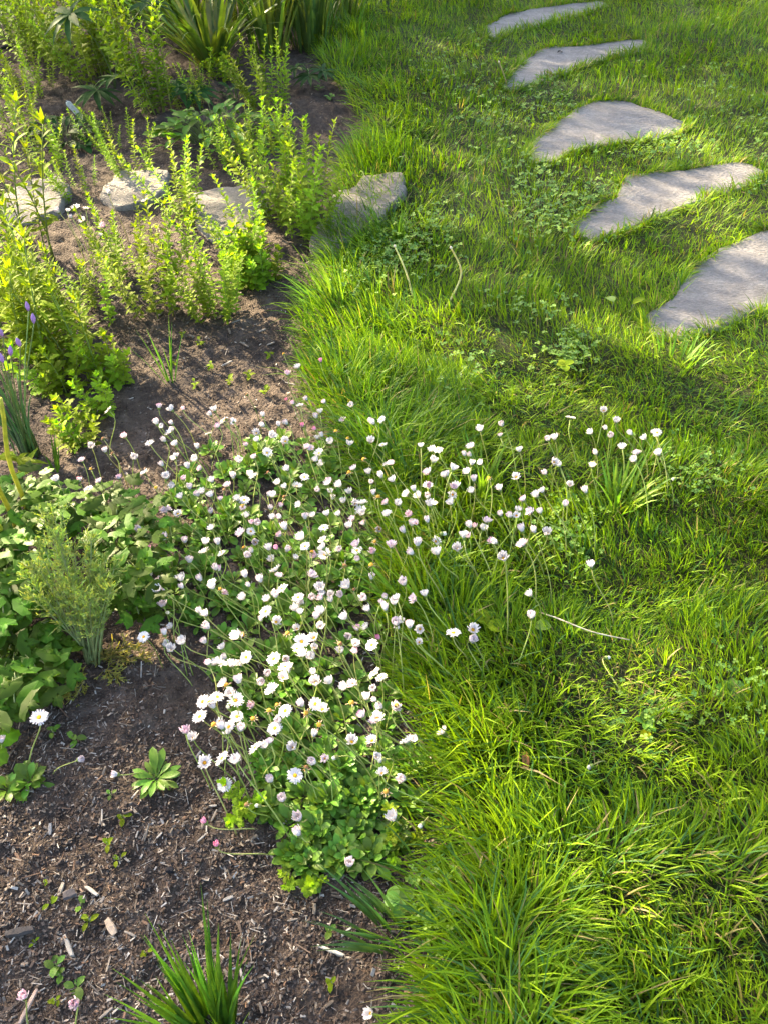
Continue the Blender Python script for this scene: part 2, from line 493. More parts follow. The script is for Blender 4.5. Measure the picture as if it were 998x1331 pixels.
# ------------------------------------------------------------------ stepping stones
def slab(name, poly, top, thick, mat, seed, label, cat, group=None, tilt=(0, 0), rough=0.004):
    """flat stone with a wandering outline, a chipped arris and a gently uneven top"""
    c = poly.mean(0)
    P = poly - c
    # round the outline by subdividing with a spline
    pts = []
    n = len(P)
    for i in range(n):
        p0, p1, p2, p3 = P[i - 1], P[i], P[(i + 1) % n], P[(i + 2) % n]
        for k in range(5):
            t = k / 5
            pts.append((0.5 * ((2 * p1) + (-p0 + p2) * t + (2 * p0 - 5 * p1 + 4 * p2 - p3) * t * t + (-p0 + 3 * p1 - 3 * p2 + p3) * t ** 3)) * 0.35 + (p1 * (1 - t) + p2 * t) * 0.65)
    pts = np.array(pts); m = len(pts)
    jit = (fbm(pts[:, 0] * 18 + seed, pts[:, 1] * 18, seed, 4) - 0.5) * 0.055
    rr = np.hypot(pts[:, 0], pts[:, 1]) + 1e-6
    pts = pts * (1 + jit / rr)[:, None]
    verts = []; faces = []
    rings = [0.0, 0.25, 0.5, 0.72, 0.88, 0.965]
    for r in rings[1:]:
        for p in pts * r:
            z = top + (float(fbm(p[0] * 7 + seed, p[1] * 7, seed, 4)) - 0.5) * rough * 3 + p[0] * tilt[0] + p[1] * tilt[1]
            verts.append((p[0], p[1], z))
    for (r, dz) in ((1.0, -0.010), (1.015, -thick * 0.5), (0.99, -thick)):
        for k, p in enumerate(pts):
            a = 1 + (random.random() - 0.5) * 0.012
            verts.append((p[0] * r * a, p[1] * r * a, top + dz + (p[0] * tilt[0] + p[1] * tilt[1]) + (random.random() - 0.5) * 0.004))
    nr = len(rings) - 1 + 3
    for r in range(nr - 1):
        for k in range(m):
            k2 = (k + 1) % m
            faces.append((r * m + k, (r + 1) * m + k, (r + 1) * m + k2, r * m + k2))
    ci = len(verts); verts.append((0, 0, top + (float(fbm(seed, 0.0, seed, 4)) - 0.5) * rough * 3))
    for k in range(m): faces.append((ci, k, (k + 1) % m))
    faces.append(tuple((nr - 1) * m + k for k in range(m))[::-1])
    mb = MB(); mb.add(verts, faces)
    o = mb.obj(name, mat)
    o.location = (c[0], c[1], 0)
    return tag(o, label, cat, group)

labs = ['small pale flagstone at the far end of the stepping path',
        'narrow grey stepping stone with a dark speck, second from the far end',
        'rounded wedge of grey flagstone, the middle stepping stone of the path',
        'long slanting grey stepping stone with a dark leaf scrap near its tip',
        'largest grey stepping stone, nearest the daisies at the near end of the path']
for i, p in enumerate(STONE_POLY):
    slab('stepping_stone', p, STONE_Z, 0.06, M_SLAB, 31 + i * 7, labs[i], 'stepping stone', 'flagstones of the stepping path', rough=0.0035)

def rock(name, px, height, label, group, seed, base_z=-0.04, taper=0.9, steps=1, top_tilt=(0, 0)):
    P = np.array([G(u, v, height * 0.75) for u, v in px]); c = P.mean(0); P = P - c
    n = len(P); pts = []
    for i in range(n):
        for k in range(4):
            t = k / 4; pts.append(P[i] * (1 - t) + P[(i + 1) % n] * t)
    pts = np.array(pts); m = len(pts)
    rnd = random.Random(seed)
    zb = gh(c[0], c[1])
    levels = [(1.02, base_z), (1.04, height * 0.25), (1.0, height * 0.3), (1.01, height * 0.62), (0.96, height * 0.68), (0.95, height * 0.93), (0.88, height), (0.77, height), (0.66, height * 1.01), (0.54, height * 1.02), (0.42, height * 1.03), (0.29, height * 1.03), (0.15, height * 1.04)]
    verts = []; faces = []
    for li, (r, z) in enumerate(levels):
        for k, p in enumerate(pts):
            a = r * (1 + (float(fbm(p[0] * 25 + li * 0.7, p[1] * 25 + seed, seed, 3)) - 0.5) * 0.10 + rnd.uniform(-0.012, 0.012))
            zz = z + (float(fbm(p[0] * r * 16 + 3, p[1] * r * 16 + seed, seed + 3, 4)) - 0.5) * 0.028 * (1 if li > 0 else 0)
            if li >= 4: zz += p[0] * r * top_tilt[0] + p[1] * r * top_tilt[1]
            verts.append((p[0] * a, p[1] * a, zz))
    L = len(levels)
    for r in range(L - 1):
        for k in range(m):
            k2 = (k + 1) % m
            faces.append((r * m + k, r * m + k2, (r + 1) * m + k2, (r + 1) * m + k))
    ci = len(verts); verts.append((0, 0, height * 1.04))
    for k in range(m): faces.append(((L - 1) * m + k, (L - 1) * m + (k + 1) % m, ci))
    faces.append(tuple(range(m))[::-1])
    mb = MB(); mb.add(verts, faces)
    o = mb.obj(name, M_ROCK, smooth=False); o.location = (c[0], c[1], zb)
    return tag(o, label, 'rock', group)

def edging(px, top, label, seed, tilt):
    return slab('edging_rock', np.array([G(u, v, top) for u, v in px]), top, top + 0.07, M_ROCK, seed, label, 'rock', 'rocks edging the bed', tilt, 0.012)
edging([(402, 312), (406, 296), (428, 276), (434, 252), (462, 243), (476, 229), (520, 232), (528, 246), (500, 278), (462, 300), (440, 318)], 0.045, 'layered rock with a tan sunlit face jutting out of the lawn edge', 55, (0.02, 0.05))
edging([(130, 256), (134, 240), (158, 224), (206, 220), (222, 230), (206, 250), (184, 262), (150, 268)], 0.030, 'pale grey rock behind the cluster of small white flowers', 66, (0.0, 0.08))
edging([(246, 270), (254, 252), (296, 242), (336, 246), (346, 268), (322, 290), (282, 302), (256, 290)], 0.030, 'grey rock half hidden among the bright leafy stems', 77, (0.0, 0.08))
edging([(0, 272), (8, 252), (40, 234), (72, 232), (90, 244), (76, 266), (40, 280), (12, 286)], 0.030, 'pale pitted rock at the end of the row, screened by narrow leaved stems', 88, (0.0, 0.08))

# ------------------------------------------------------------------ lawn grass (uncountable: one object)
def stone_mask(x, y, shrink=0.0):
    ins = np.zeros(np.shape(x), bool)
    for p in STONE_POLY:
        i = in_poly(x, y, p)
        if shrink > 0: i &= poly_dist(x, y, p) > shrink
        ins |= i
    return ins

def make_grass(n_try, dens):
    """rejection sampling of blade roots over the lawn; dens(x, y) in 0..1"""
    x = RNG.uniform(-0.95, 3.5, n_try); y = RNG.uniform(-0.25, 6.9, n_try)
    s = lawn_s(x, y) + (fbm(x * 6, y * 6, 3) - 0.5) * 0.06
    keep = (s > -0.012 + RNG.uniform(0, 0.05, n_try)) & (RNG.random(n_try) < dens(x, y))
    # within what a lens here, or a step aside, could see
    u, v = PX(x, y, 0.03)
    keep &= (u > -500) & (u < 1500)
    keep &= ~stone_mask(x, y, 0.014)
    return x[keep], y[keep], s[keep]

def grass_len(x, y, s):
    u, v = PX(x, y, 0.03)
    L = np.full(x.shape, 0.043)
    L += 0.055 * (1 - sstep(0.08, 0.42, s)) * (1 - sstep(3.0, 4.2, y))       # unmown fringe along the bed
    L += 0.014 * (1 - sstep(0.55, 1.1, y)) * (1 - sstep(0.3, 0.6, s))
    L += 0.03 * (1 - sstep(0.08, 0.5, s)) * sstep(3.4, 4.0, y)
    L *= 0.55 + 0.9 * fbm(x * 5, y * 5, 51, 2)
    for p in STONE_POLY:
        d = poly_dist(x, y, p)
        L = np.where(d < 0.06, np.clip(L, 0.030, 0.040), L)
    bare = np.exp(-(((u - 760) / 90) ** 2 + ((v - 890) / 60) ** 2)) + 0.7 * np.exp(-(((u - 900) / 70) ** 2 + ((v - 580) / 60) ** 2)) + 0.6 * np.exp(-(((u - 900) / 120) ** 2 + ((v - 1170) / 50) ** 2))
    L *= 1 - 0.35 * np.clip(bare, 0, 1)
    return L

def blades(x, y, s, Lf, wmul, segs, lean_boost=0.0, straw=0.04):
    n = len(x)
    L = grass_len(x, y, s) * Lf * RNG.uniform(0.55, 1.35, n)
    z = ground_h(x, y) - 0.004
    # combed direction field: swirls, and blades hang over the border towards the bed
    ang = fbm(x * 2.3, y * 2.3, 71, 2) * 4 * PI + 0.7
    ax, ay = np.cos(ang), np.sin(ang)
    cell = 0.075                                   # blades rise in small tufts and lean out from them
    best = np.full(n, 9.0); bx_ = np.zeros(n); by_ = np.zeros(n)
    gx0, gy0 = np.floor(x / cell), np.floor(y / cell)
    for i_ in (-1, 0, 1):
        for j_ in (-1, 0, 1):
            cx_ = (gx0 + i_ + _hash(gx0 + i_, gy0 + j_, 5)) * cell; cy_ = (gy0 + j_ + _hash(gx0 + i_, gy0 + j_, 6)) * cell
            dd = np.hypot(x - cx_, y - cy_); m_ = dd < best
            best = np.where(m_, dd, best); bx_ = np.where(m_, x - cx_, bx_); by_ = np.where(m_, y - cy_, by_)
    L = L * np.clip(1.28 - best / cell * 0.75, 0.55, 1.3)
    ax = ax * 0.7 + 1.1 * bx_ / cell; ay = ay * 0.7 + 1.1 * by_ / cell
    over = (1 - sstep(0.0, 0.16, s))
    ax = ax * (1 - over) * 0.8 - over * 1.0 + RNG.normal(0, 0.5, n)
    ay = ay * (1 - over) * 0.8 + over * 0.1 + RNG.normal(0, 0.5, n)
    nn = np.hypot(ax, ay) + 1e-6; ax /= nn; ay /= nn
    flat = fbm(x * 3.1 + 9, y * 3.1, 83, 2)
    th0 = np.clip(RNG.normal(0.30, 0.22, n) + 0.5 * (flat - 0.45) + lean_boost, 0.02, 1.2)
    bend = np.clip(RNG.normal(0.75, 0.45, n) + over * 0.35 + 0.7 * (flat - 0.4), 0.0, 2.0)
    wd = RNG.uniform(0.0017, 0.0042, n) * wmul * np.clip(L / 0.05, 0.8, 1.35) * (1 + 0.3 * sstep(1.5, 4.0, y))
    px, py = -ay, ax
    tw = RNG.normal(0, 0.5, n)
    cx, sx = np.cos(tw), np.sin(tw)
    V = np.zeros((n, 2 * segs + 1, 3)); P = np.stack([x, y, z], 1)
    prof = np.linspace(1, 0.55, segs)
    for k in range(segs + 1):
        if k < segs:
            sd_ = np.stack([px * cx, py * cx, sx * 0.8], 1) * (wd * prof[k] * 0.5)[:, None]
            V[:, 2 * k] = P - sd_; V[:, 2 * k + 1] = P + sd_
        else:
            V[:, 2 * k] = P
        th = th0 + bend * (k + 0.5) / segs
        st = (L / segs)[:, None]
        P = P + np.stack([ax * np.sin(th), ay * np.sin(th), np.cos(th)], 1) * st
        P[:, 2] = np.maximum(P[:, 2], z + 0.006)
    nv = 2 * segs + 1
    b = (np.arange(n) * nv)[:, None]
    quads = np.concatenate([b + np.array([[2 * k, 2 * k + 1, 2 * k + 3, 2 * k + 2]]) for k in range(segs - 1)], 0)
    tris = b + np.array([[2 * segs - 2, 2 * segs - 1, 2 * segs]])
    # colours
    r = RNG.random((n, 1)); tone = fbm(x * 3.5, y * 3.5, 91, 3)[:, None]
    a = np.array([0.062, 0.160, 0.006]); c2 = np.array([0.250, 0.380, 0.014]); blue = np.array([0.060, 0.145, 0.038])
    mixv = np.clip(0.75 * r + 0.9 * (tone - 0.32), 0, 1)
    col = (a * (1 - mixv) + c2 * mixv) * RNG.uniform(0.72, 1.22, (n, 1))
    bl = RNG.random((n, 1)) < 0.16
    col = np.where(bl, blue * (0.8 + 0.6 * r), col)
    uu_, vv_ = PX(x, y, 0.03)
    worn = np.exp(-(((uu_ - 800) / 130) ** 2 + ((vv_ - 900) / 70) ** 2)) + np.exp(-(((uu_ - 880) / 170) ** 2 + ((vv_ - 1180) / 70) ** 2)) + 0.6 * np.exp(-(((uu_ - 920) / 90) ** 2 + ((vv_ - 640) / 80) ** 2))
    dry = RNG.random((n, 1)) < (straw + 0.10 * np.clip(worn, 0, 1))[:, None]
    col = np.where(dry, np.array([0.30, 0.245, 0.11]) * (0.45 + 0.9 * r), col)
    return V.reshape(-1, 3), quads, tris, np.repeat(col, nv, 0)

def dens_main(x, y):
    return np.clip(1.0 - 0.75 * sstep(0.9, 3.2, y), 0.2, 1) * (0.55 + 0.75 * fbm(x * 7, y * 7, 61, 2))
parts = []
xx, yy, ss = make_grass(1080000, dens_main)
parts.append(blades(xx, yy, ss, 1.0, 1.0, 3))
nb1 = len(xx)
xx, yy, ss = make_grass(200000, dens_main)           # short undergrowth and dead blades
parts.append(blades(xx, yy, ss, 0.5, 1.15, 2, lean_boost=0.45, straw=0.30))
fx = []; fy = []
for p in STONE_POLY:
    n = len(p)
    for i in range(n):
        a, b = p[i], p[(i + 1) % n]
        m = int(np.hypot(*(b - a)) * 1150)
        t_ = RNG.random(m)[:, None]; nn_ = np.array([(b - a)[1], -(b - a)[0]]); nn_ /= np.hypot(*nn_) + 1e-9
        q_ = a + (b - a) * t_ + RNG.normal(0, 0.013, (m, 2)); fx.append(q_[:, 0]); fy.append(q_[:, 1])
fx = np.concatenate(fx); fy = np.concatenate(fy)
ok = ~stone_mask(fx, fy, 0.016); fx, fy = fx[ok], fy[ok]
parts.append(blades(fx, fy, lawn_s(fx, fy), 1.3, 1.0, 3, lean_boost=0.2, straw=0.12))
off = 0; VV = []; QQ = []; TT = []; CC = []
for (v_, q_, t_, c_) in parts:
    VV.append(v_); QQ.append(q_ + off); TT.append(t_ + off); CC.append(c_); off += len(v_)
o = obj('lawn_grass', quad_tri_mesh('lawn_grass', np.concatenate(VV), np.concatenate(QQ), np.concatenate(TT), M_GRASS, np.concatenate(CC)))
tag(o, 'thick uneven green grass of the lawn, long along the bed', 'grass', kind='stuff')
print('grass blades', nb1, len(xx))

# clover and low broad leaves between the blades
PATCH = [(700, 280, 45, 40, 1.0), (770, 270, 40, 35, .9), (640, 150, 60, 40, .7), (720, 130, 40, 30, .5), (930, 120, 80, 50, .6), (860, 195, 70, 18, .8), (690, 225, 40, 40, .6),
         (560, 300, 40, 30, .5), (840, 940, 60, 40, .18), (950, 900, 60, 60, .2), (740, 460, 30, 20, .5), (680, 400, 60, 25, .3), (900, 620, 60, 40, .35), (560, 1180, 35, 40, .6), (520, 330, 45, 35, .8), (470, 360, 35, 25, .4),
         (730, 700, 40, 40, .5), (600, 90, 60, 40, .5), (990, 200, 30, 40, .6), (620, 480, 80, 40, .25)]
cv = []; cf = []; cc = []
for (u, v, ru, rv, k) in PATCH:
    for i in range(int(230 * k)):
        uu = random.gauss(u, ru * 0.6); vv = random.gauss(v, rv * 0.6)
        x, y = G(uu, vv, 0.03)
        if lawn_s(x, y) < -0.01 or stone_mask(np.array([x]), np.array([y]), 0.012)[0]: continue
        z = gh(x, y) + U(0.022, 0.05)
        r = U(0.0042, 0.0078) * (0.72 if v > 560 else 1.0); a0 = U(0, 2 * PI); tx, ty = U(-.45, .45), U(-.45, .45)
        base = Vector((0.09, 0.21, 0.03)).lerp(Vector((0.20, 0.32, 0.035)), random.random())
        for j in range(3):
            a = a0 + j * 2 * PI / 3
            o0 = len(cv)
            ca, sa = math.cos(a), math.sin(a)
            for (lx, ly) in ((0.0, 0.05), (-.55, .55), (-.5, 1.05), (-.12, 1.22), (.12, 1.22), (.5, 1.05), (.55, .55)):
                px, py = (lx * ca - ly * sa) * r, (lx * sa + ly * ca) * r
                cv.append((x + px, y + py, z + px * tx + py * ty + abs(lx) * r * 0.35)); cc.append(tuple(base))
            cf += [(o0, o0 + 6, o0 + 5, o0 + 4), (o0, o0 + 4, o0 + 3), (o0, o0 + 3, o0 + 2, o0 + 1)]
mb = MB(); mb.v = cv; mb.f = cf; mb.c = cc
o = mb.obj('clover', M_CLOVER); tag(o, 'low green clover leaves growing in patches through the lawn', 'clover', kind='stuff')

# ------------------------------------------------------------------ mulch and crumbs on the bed
def chips(n, size, aspect, pal, z0, region, name, label, cat, flat=0.25):
    x = []; y = []
    while len(x) < n:
        uu = RNG.uniform(-120, 620, n); vv = RNG.uniform(-30, 1420, n)
        a = (uu - 499) / F_PX; b = (vv - 665.5) / F_PX; d = CAM_H / (SP + b * CP)
        gx = a * d; gy = d * (CP - b * SP)
        ok = (lawn_s(gx, gy) < 0.03) & (RNG.random(n) < region(uu, vv))
        x += list(gx[ok]); y += list(gy[ok])
    x = np.array(x[:n]); y = np.array(y[:n])
    z = ground_h(x, y)
    L = size * np.clip(np.exp(RNG.normal(0, 0.45, n)), 0.3, 2.0) ; W = L / RNG.uniform(aspect[0], aspect[1], n); T = W * RNG.uniform(flat, flat + 0.35, n)
    az = RNG.uniform(0, 2 * PI, n); ti = RNG.normal(0, 0.28, n); ro = RNG.normal(0, 0.4, n)
    dx = np.stack([np.cos(az) * np.cos(ti), np.sin(az) * np.cos(ti), np.sin(ti)], 1)
    hy = np.stack([-np.sin(az), np.cos(az), np.zeros(n)], 1)
    nz = np.cross(dx, hy)
    dy = hy * np.cos(ro)[:, None] + nz * np.sin(ro)[:, None]; dz = np.cross(dx, dy)
    cen = np.stack([x, y, z + T * 0.3 + np.abs(np.sin(ti)) * L * 0.25 + z0], 1)
    V = np.zeros((n, 8, 3)); k = 0
    for sx in (-1, 1):
        for sy in (-1, 1):
            for sz in (-1, 1):
                fx = sx * RNG.uniform(0.75, 1.0, n) * L / 2; fy = sy * RNG.uniform(0.35, 1.0, n) * W / 2; fz = sz * RNG.uniform(0.5, 1.0, n) * T / 2
                V[:, k] = cen + dx * fx[:, None] + dy * fy[:, None] + dz * fz[:, None]; k += 1
    F = np.array([[0, 1, 3, 2], [4, 6, 7, 5], [0, 4, 5, 1], [2, 3, 7, 6], [0, 2, 6, 4], [1, 5, 7, 3]])
    quads = (np.arange(n) * 8)[:, None, None] + F[None]
    pal = np.array(pal); col = pal[RNG.integers(0, len(pal), n)] * RNG.uniform(0.7, 1.3, (n, 1))
    o = obj(name, quad_tri_mesh(name, V.reshape(-1, 3), quads.reshape(-1, 4), [], M_CHIP, np.repeat(col, 8, 0), smooth=False))
    return tag(o, label, cat, kind='stuff')

def reg_near(u, v):
    bare = np.exp(-(((u - 250) / 75) ** 2 + ((v - 905) / 48) ** 2)) + np.exp(-(((u - 470) / 70) ** 2 + ((v - 1290) / 45) ** 2))
    return (1 - 0.85 * np.clip(bare, 0, 1)) * np.where(v > 860, 1.0, 0.50) * np.where(v < 350, 0.9, 1.0)
dark = [(0.036, 0.025, 0.018), (0.058, 0.042, 0.033), (0.092, 0.070, 0.056), (0.046, 0.030, 0.022), (0.12, 0.096, 0.078)]
pale = [(0.15, 0.125, 0.10), (0.21, 0.18, 0.15), (0.12, 0.095, 0.072), (0.29, 0.265, 0.235), (0.095, 0.068, 0.052), (0.13, 0.08, 0.052)]
chips(56000, 0.0034, (1.1, 2.0), dark, 0.0, reg_near, 'soil_crumbs', 'dark crumbs and clods of earth over the flower bed', 'soil', flat=0.5)
chips(19000, 0.0058, (1.8, 5.0), pale + dark[:2], 0.001, reg_near, 'wood_mulch', 'fine shredded wood mulch strewn over the flower bed', 'mulch')
chips(2400, 0.016, (10.0, 22.0), pale, 0.002, reg_near, 'mulch_fibres', 'thin dry fibres and needles lying on the mulch', 'mulch')

# ------------------------------------------------------------------ daisies
def head_meshes():
    """petal, centre and calyx meshes for each state of the bloom, drawn at the origin with the axis +Z"""
    out = {}
    def petals(n, elev, L, W, r0, rows, cin, cout, jitter, seed, missing=0.0):
        rnd = random.Random(seed); mb = MB()
        for row in range(rows):
            for k in range(n):
                if rnd.random() < missing: continue
                a = 2 * PI * (k + 0.5 * row + rnd.uniform(-.3, .3)) / n
                e = elev + row * 0.16 + rnd.uniform(-jitter, jitter)
                l = L * rnd.uniform(0.85, 1.1) * (1 - 0.10 * row); wd = W * rnd.uniform(0.8, 1.15)
                d = Vector((math.cos(a), math.sin(a), 0)); s_ = Vector((-math.sin(a), math.cos(a), 0))
                up = Vector((0, 0, 1))
                tw = rnd.uniform(-.25, .25)
                p = d * r0 + up * (0.0006 * row)
                e2 = e - 0.15 + rnd.uniform(-.1, .1) if elev < 0.6 else e + 0.35
                m1 = p + (d * math.cos(e) + up * math.sin(e)) * l * 0.55
                t1 = m1 + (d * math.cos(e2) + up * math.sin(e2)) * l * 0.45
                sv = (s_ + up * tw).normalized()
                ci = [c * rnd.uniform(0.96, 1.0) for c in cin]
                mixp = rnd.random() ** 0.6
                co = [cin[i] * (1 - mixp) + cout[i] * mixp for i in range(3)]
                mb.add([p - sv * wd * .25, p + sv * wd * .25, m1 - sv * wd * .5, m1 + sv * wd * .5, t1 - sv * wd * .28, t1 + sv * wd * .28],
                       [(0, 1, 3, 2), (2, 3, 5, 4)], [ci, ci, ci, ci, co, co])
        return mb.mesh('petals', M_PETAL)
    def disc(r, hgt, col, seed):
        rnd = random.Random(seed); mb = MB(); verts = []; faces = []; cols = []
        for i in range(4):
            f = i / 4; a = f * PI / 2
            for k in range(10):
                an = 2 * PI * (k + 0.5 * (i % 2)) / 10
                rr = r * math.cos(a) * rnd.uniform(0.92, 1.06)
                verts.append((rr * math.cos(an), rr * math.sin(an), hgt * math.sin(a) + rnd.uniform(-.0002, .0003)))
                cols.append([c * rnd.uniform(0.8, 1.15) for c in col])
        verts.append((0, 0, hgt)); cols.append([c * 0.9 for c in col])
        for i in range(3):
            for k in range(10): faces.append((i * 10 + k, i * 10 + (k + 1) % 10, (i + 1) * 10 + (k + 1) % 10, (i + 1) * 10 + k))
        for k in range(10): faces.append((30 + k, 30 + (k + 1) % 10, 40))
        mb.add(verts, faces, cols)
        return mb.mesh('flower_centre', M_DISC)
    def calyx(r, hgt):
        mb = MB(); verts = []; faces = []
        prof = [(0.0014, -hgt), (r * 0.75, -hgt * 0.75), (r * 1.05, -hgt * 0.25), (r * 1.0, 0.0006)]
        for (rr, z) in prof:
            for k in range(8): verts.append((rr * math.cos(2 * PI * k / 8), rr * math.sin(2 * PI * k / 8), z))
        for i in range(3):
            for k in range(8): faces.append((i * 8 + k, i * 8 + (k + 1) % 8, (i + 1) * 8 + (k + 1) % 8, (i + 1) * 8 + k))
        mb.add(verts, faces, (0.15, 0.20, 0.05))
        return mb.mesh('calyx', M_STEM)
    white = (0.72, 0.695, 0.705); pinkish = (0.72, 0.56, 0.65); pink = (0.78, 0.42, 0.56); deep = (0.72, 0.20, 0.40)
    yel = (0.72, 0.40, 0.03)
    ca = calyx(0.0042, 0.005)
    out['open'] = [(petals(20, 0.12, 0.0105, 0.0030, 0.0028, 2, white, white, 0.16, 40 + i), disc(0.0036, 0.0024, yel, i), ca) for i in range(3)]
    out['cup'] = [(petals(15, 0.82 + 0.12 * i, 0.0140, 0.0040, 0.0026, 2, white, pinkish if i >= 2 else white, 0.20, 50 + i), disc(0.0030, 0.002, yel, 10 + i), ca) for i in range(4)]
    out['half'] = [(petals(17, 0.55 + 0.1 * i, 0.0120, 0.0033, 0.0028, 2, white, white, 0.25, 60 + i), disc(0.0034, 0.0022, yel, 20 + i), ca) for i in range(3)]
    out['pink'] = [(petals(16, 0.65 + 0.2 * i, 0.0115, 0.0032, 0.0024, 3, (0.80, 0.72, 0.76), pink if i else pinkish, 0.25, 70 + i), disc(0.0028, 0.002, yel, 30 + i), ca) for i in range(3)]
    out['bud'] = [(petals(12, 1.12, 0.0100, 0.0036, 0.0022, 2, pink, deep if i else pink, 0.10, 80 + i), disc(0.0024, 0.002, yel, 40 + i), ca) for i in range(2)]
    out['spent'] = [(petals(9, -0.25, 0.008, 0.0018, 0.0030, 1, (0.45, 0.36, 0.26), (0.40, 0.27, 0.18), 0.5, 90 + i, 0.35), disc(0.0046, 0.0046, (0.66, 0.36, 0.05) if i != 1 else (0.30, 0.17, 0.07), 50 + i), ca) for i in range(3)]
    out['nod'] = [(petals(10, 1.25, 0.0085, 0.0034, 0.002, 2, (0.74, 0.74, 0.70), (0.66, 0.70, 0.52), 0.08, 95 + i), disc(0.002, 0.0015, yel, 60 + i), ca) for i in range(2)]
    return out
HEADS = head_meshes()

def zl(ox, oy, scale, items):
    return [(ox + a / scale, oy + b / scale, t) for (a, b, t) in items]
FA = zl(200, 500, 3.327, [(23,100,'p'),(80,110,'w'),(128,108,'p'),(248,132,'w'),(404,42,'s'),(313,150,'s'),(345,160,'w'),(473,137,'w'),(478,178,'w'),(540,178,'w'),(578,170,'w'),(606,82,'p'),(632,88,'o'),(578,65,'b'),(740,78,'p'),(720,122,'w'),(703,143,'w'),(855,92,'w'),(645,180,'b'),(700,195,'b'),(728,225,'w'),(787,200,'s'),(838,232,'s'),(845,262,'w'),(940,247,'w'),(990,260,'o'),(985,150,'o'),(445,210,'h'),(450,243,'w'),(522,225,'h'),(570,245,'w'),(400,265,'p'),(490,295,'h'),(683,278,'p'),(705,330,'w'),(370,333,'w'),(345,403,'w'),(420,397,'w'),(495,380,'s'),(580,370,'w'),(652,400,'o'),(755,420,'p'),(805,440,'w'),(845,380,'s'),(908,322,'s'),(930,385,'w'),(985,400,'w'),(538,428,'h'),(570,445,'w'),(620,440,'h'),(515,485,'w'),(495,480,'w'),(565,485,'s'),(630,520,'h'),(365,500,'w'),(385,540,'p'),(400,572,'h'),(505,540,'w'),(515,580,'w'),(550,575,'w'),(425,600,'p'),(455,600,'w'),(380,643,'p'),(420,635,'o'),(570,625,'w'),(548,655,'p'),(245,555,'w'),(255,420,'w'),(205,365,'p'),(55,405,'w'),(88,437,'w'),(130,410,'p'),(155,450,'w'),(195,480,'w'),(250,485,'w'),(305,455,'s'),(118,490,'w'),(105,560,'h'),(135,683,'w'),(225,688,'w'),(220,725,'h'),(280,690,'w'),(270,800,'w'),(400,745,'w'),(390,705,'s'),(500,715,'w'),(515,760,'w'),(535,710,'b'),(575,720,'w'),(610,752,'h'),(640,670,'w'),(655,700,'o'),(735,620,'o'),(730,670,'o'),(690,570,'h'),(655,580,'w'),(750,565,'w'),(800,565,'w'),(820,510,'w'),(860,585,'p'),(905,560,'w'),(900,515,'h'),(950,475,'w'),(970,485,'s'),(850,615,'w'),(910,605,'p'),(880,695,'p'),(975,625,'w'),(945,725,'p'),(740,735,'h'),(700,740,'p'),(800,720,'w'),(940,780,'s'),(530,805,'h'),(825,785,'s'),(190,275,'w'),(185,325,'w'),(150,360,'w'),(97,262,'w'),(50,245,'w'),(80,200,'w'),(80,170,'w'),(35,185,'w'),(15,170,'w'),(40,350,'w'),(10,445,'s'),(60,540,'p'),(45,670,'w'),(155,770,'w')])
FB = zl(450, 530, 2.32, [(135,170,'p'),(142,222,'w'),(123,325,'w'),(135,418,'p'),(160,293,'w'),(190,325,'p'),(210,350,'p'),(245,345,'w'),(175,375,'w'),(220,270,'w'),(245,272,'w'),(255,295,'w'),(247,235,'p'),(247,197,'p'),(260,130,'h'),(277,128,'o'),(260,163,'w'),(205,250,'w'),(185,262,'w'),(297,208,'w'),(320,240,'p'),(320,262,'h'),(318,290,'w'),(320,187,'w'),(375,120,'h'),(403,68,'w'),(470,53,'w'),(375,145,'w'),(377,172,'w'),(385,220,'w'),(380,255,'w'),(430,213,'s'),(463,248,'w'),(512,210,'h'),(522,132,'w'),(628,95,'w'),(625,165,'h'),(600,200,'w'),(592,255,'w'),(575,268,'w'),(535,280,'p'),(555,315,'p'),(585,318,'w'),(497,328,'w'),(512,325,'h'),(422,345,'p'),(373,360,'w'),(410,368,'w'),(390,358,'p'),(368,390,'p'),(530,372,'w'),(567,375,'w'),(605,380,'w'),(533,415,'p'),(452,408,'w'),(335,427,'w'),(275,442,'w'),(215,415,'w'),(200,440,'w'),(658,295,'w'),(673,235,'w'),(740,178,'h'),(752,140,'w'),(737,78,'w'),(795,88,'w'),(812,42,'w'),(860,80,'w'),(937,75,'o'),(942,142,'w'),(875,140,'p'),(870,160,'w'),(722,255,'w'),(738,480,'w'),(175,532,'w'),(205,578,'p'),(238,567,'w'),(145,592,'w'),(120,575,'w'),(150,653,'w'),(190,663,'w'),(222,668,'w'),(288,380,'n')])
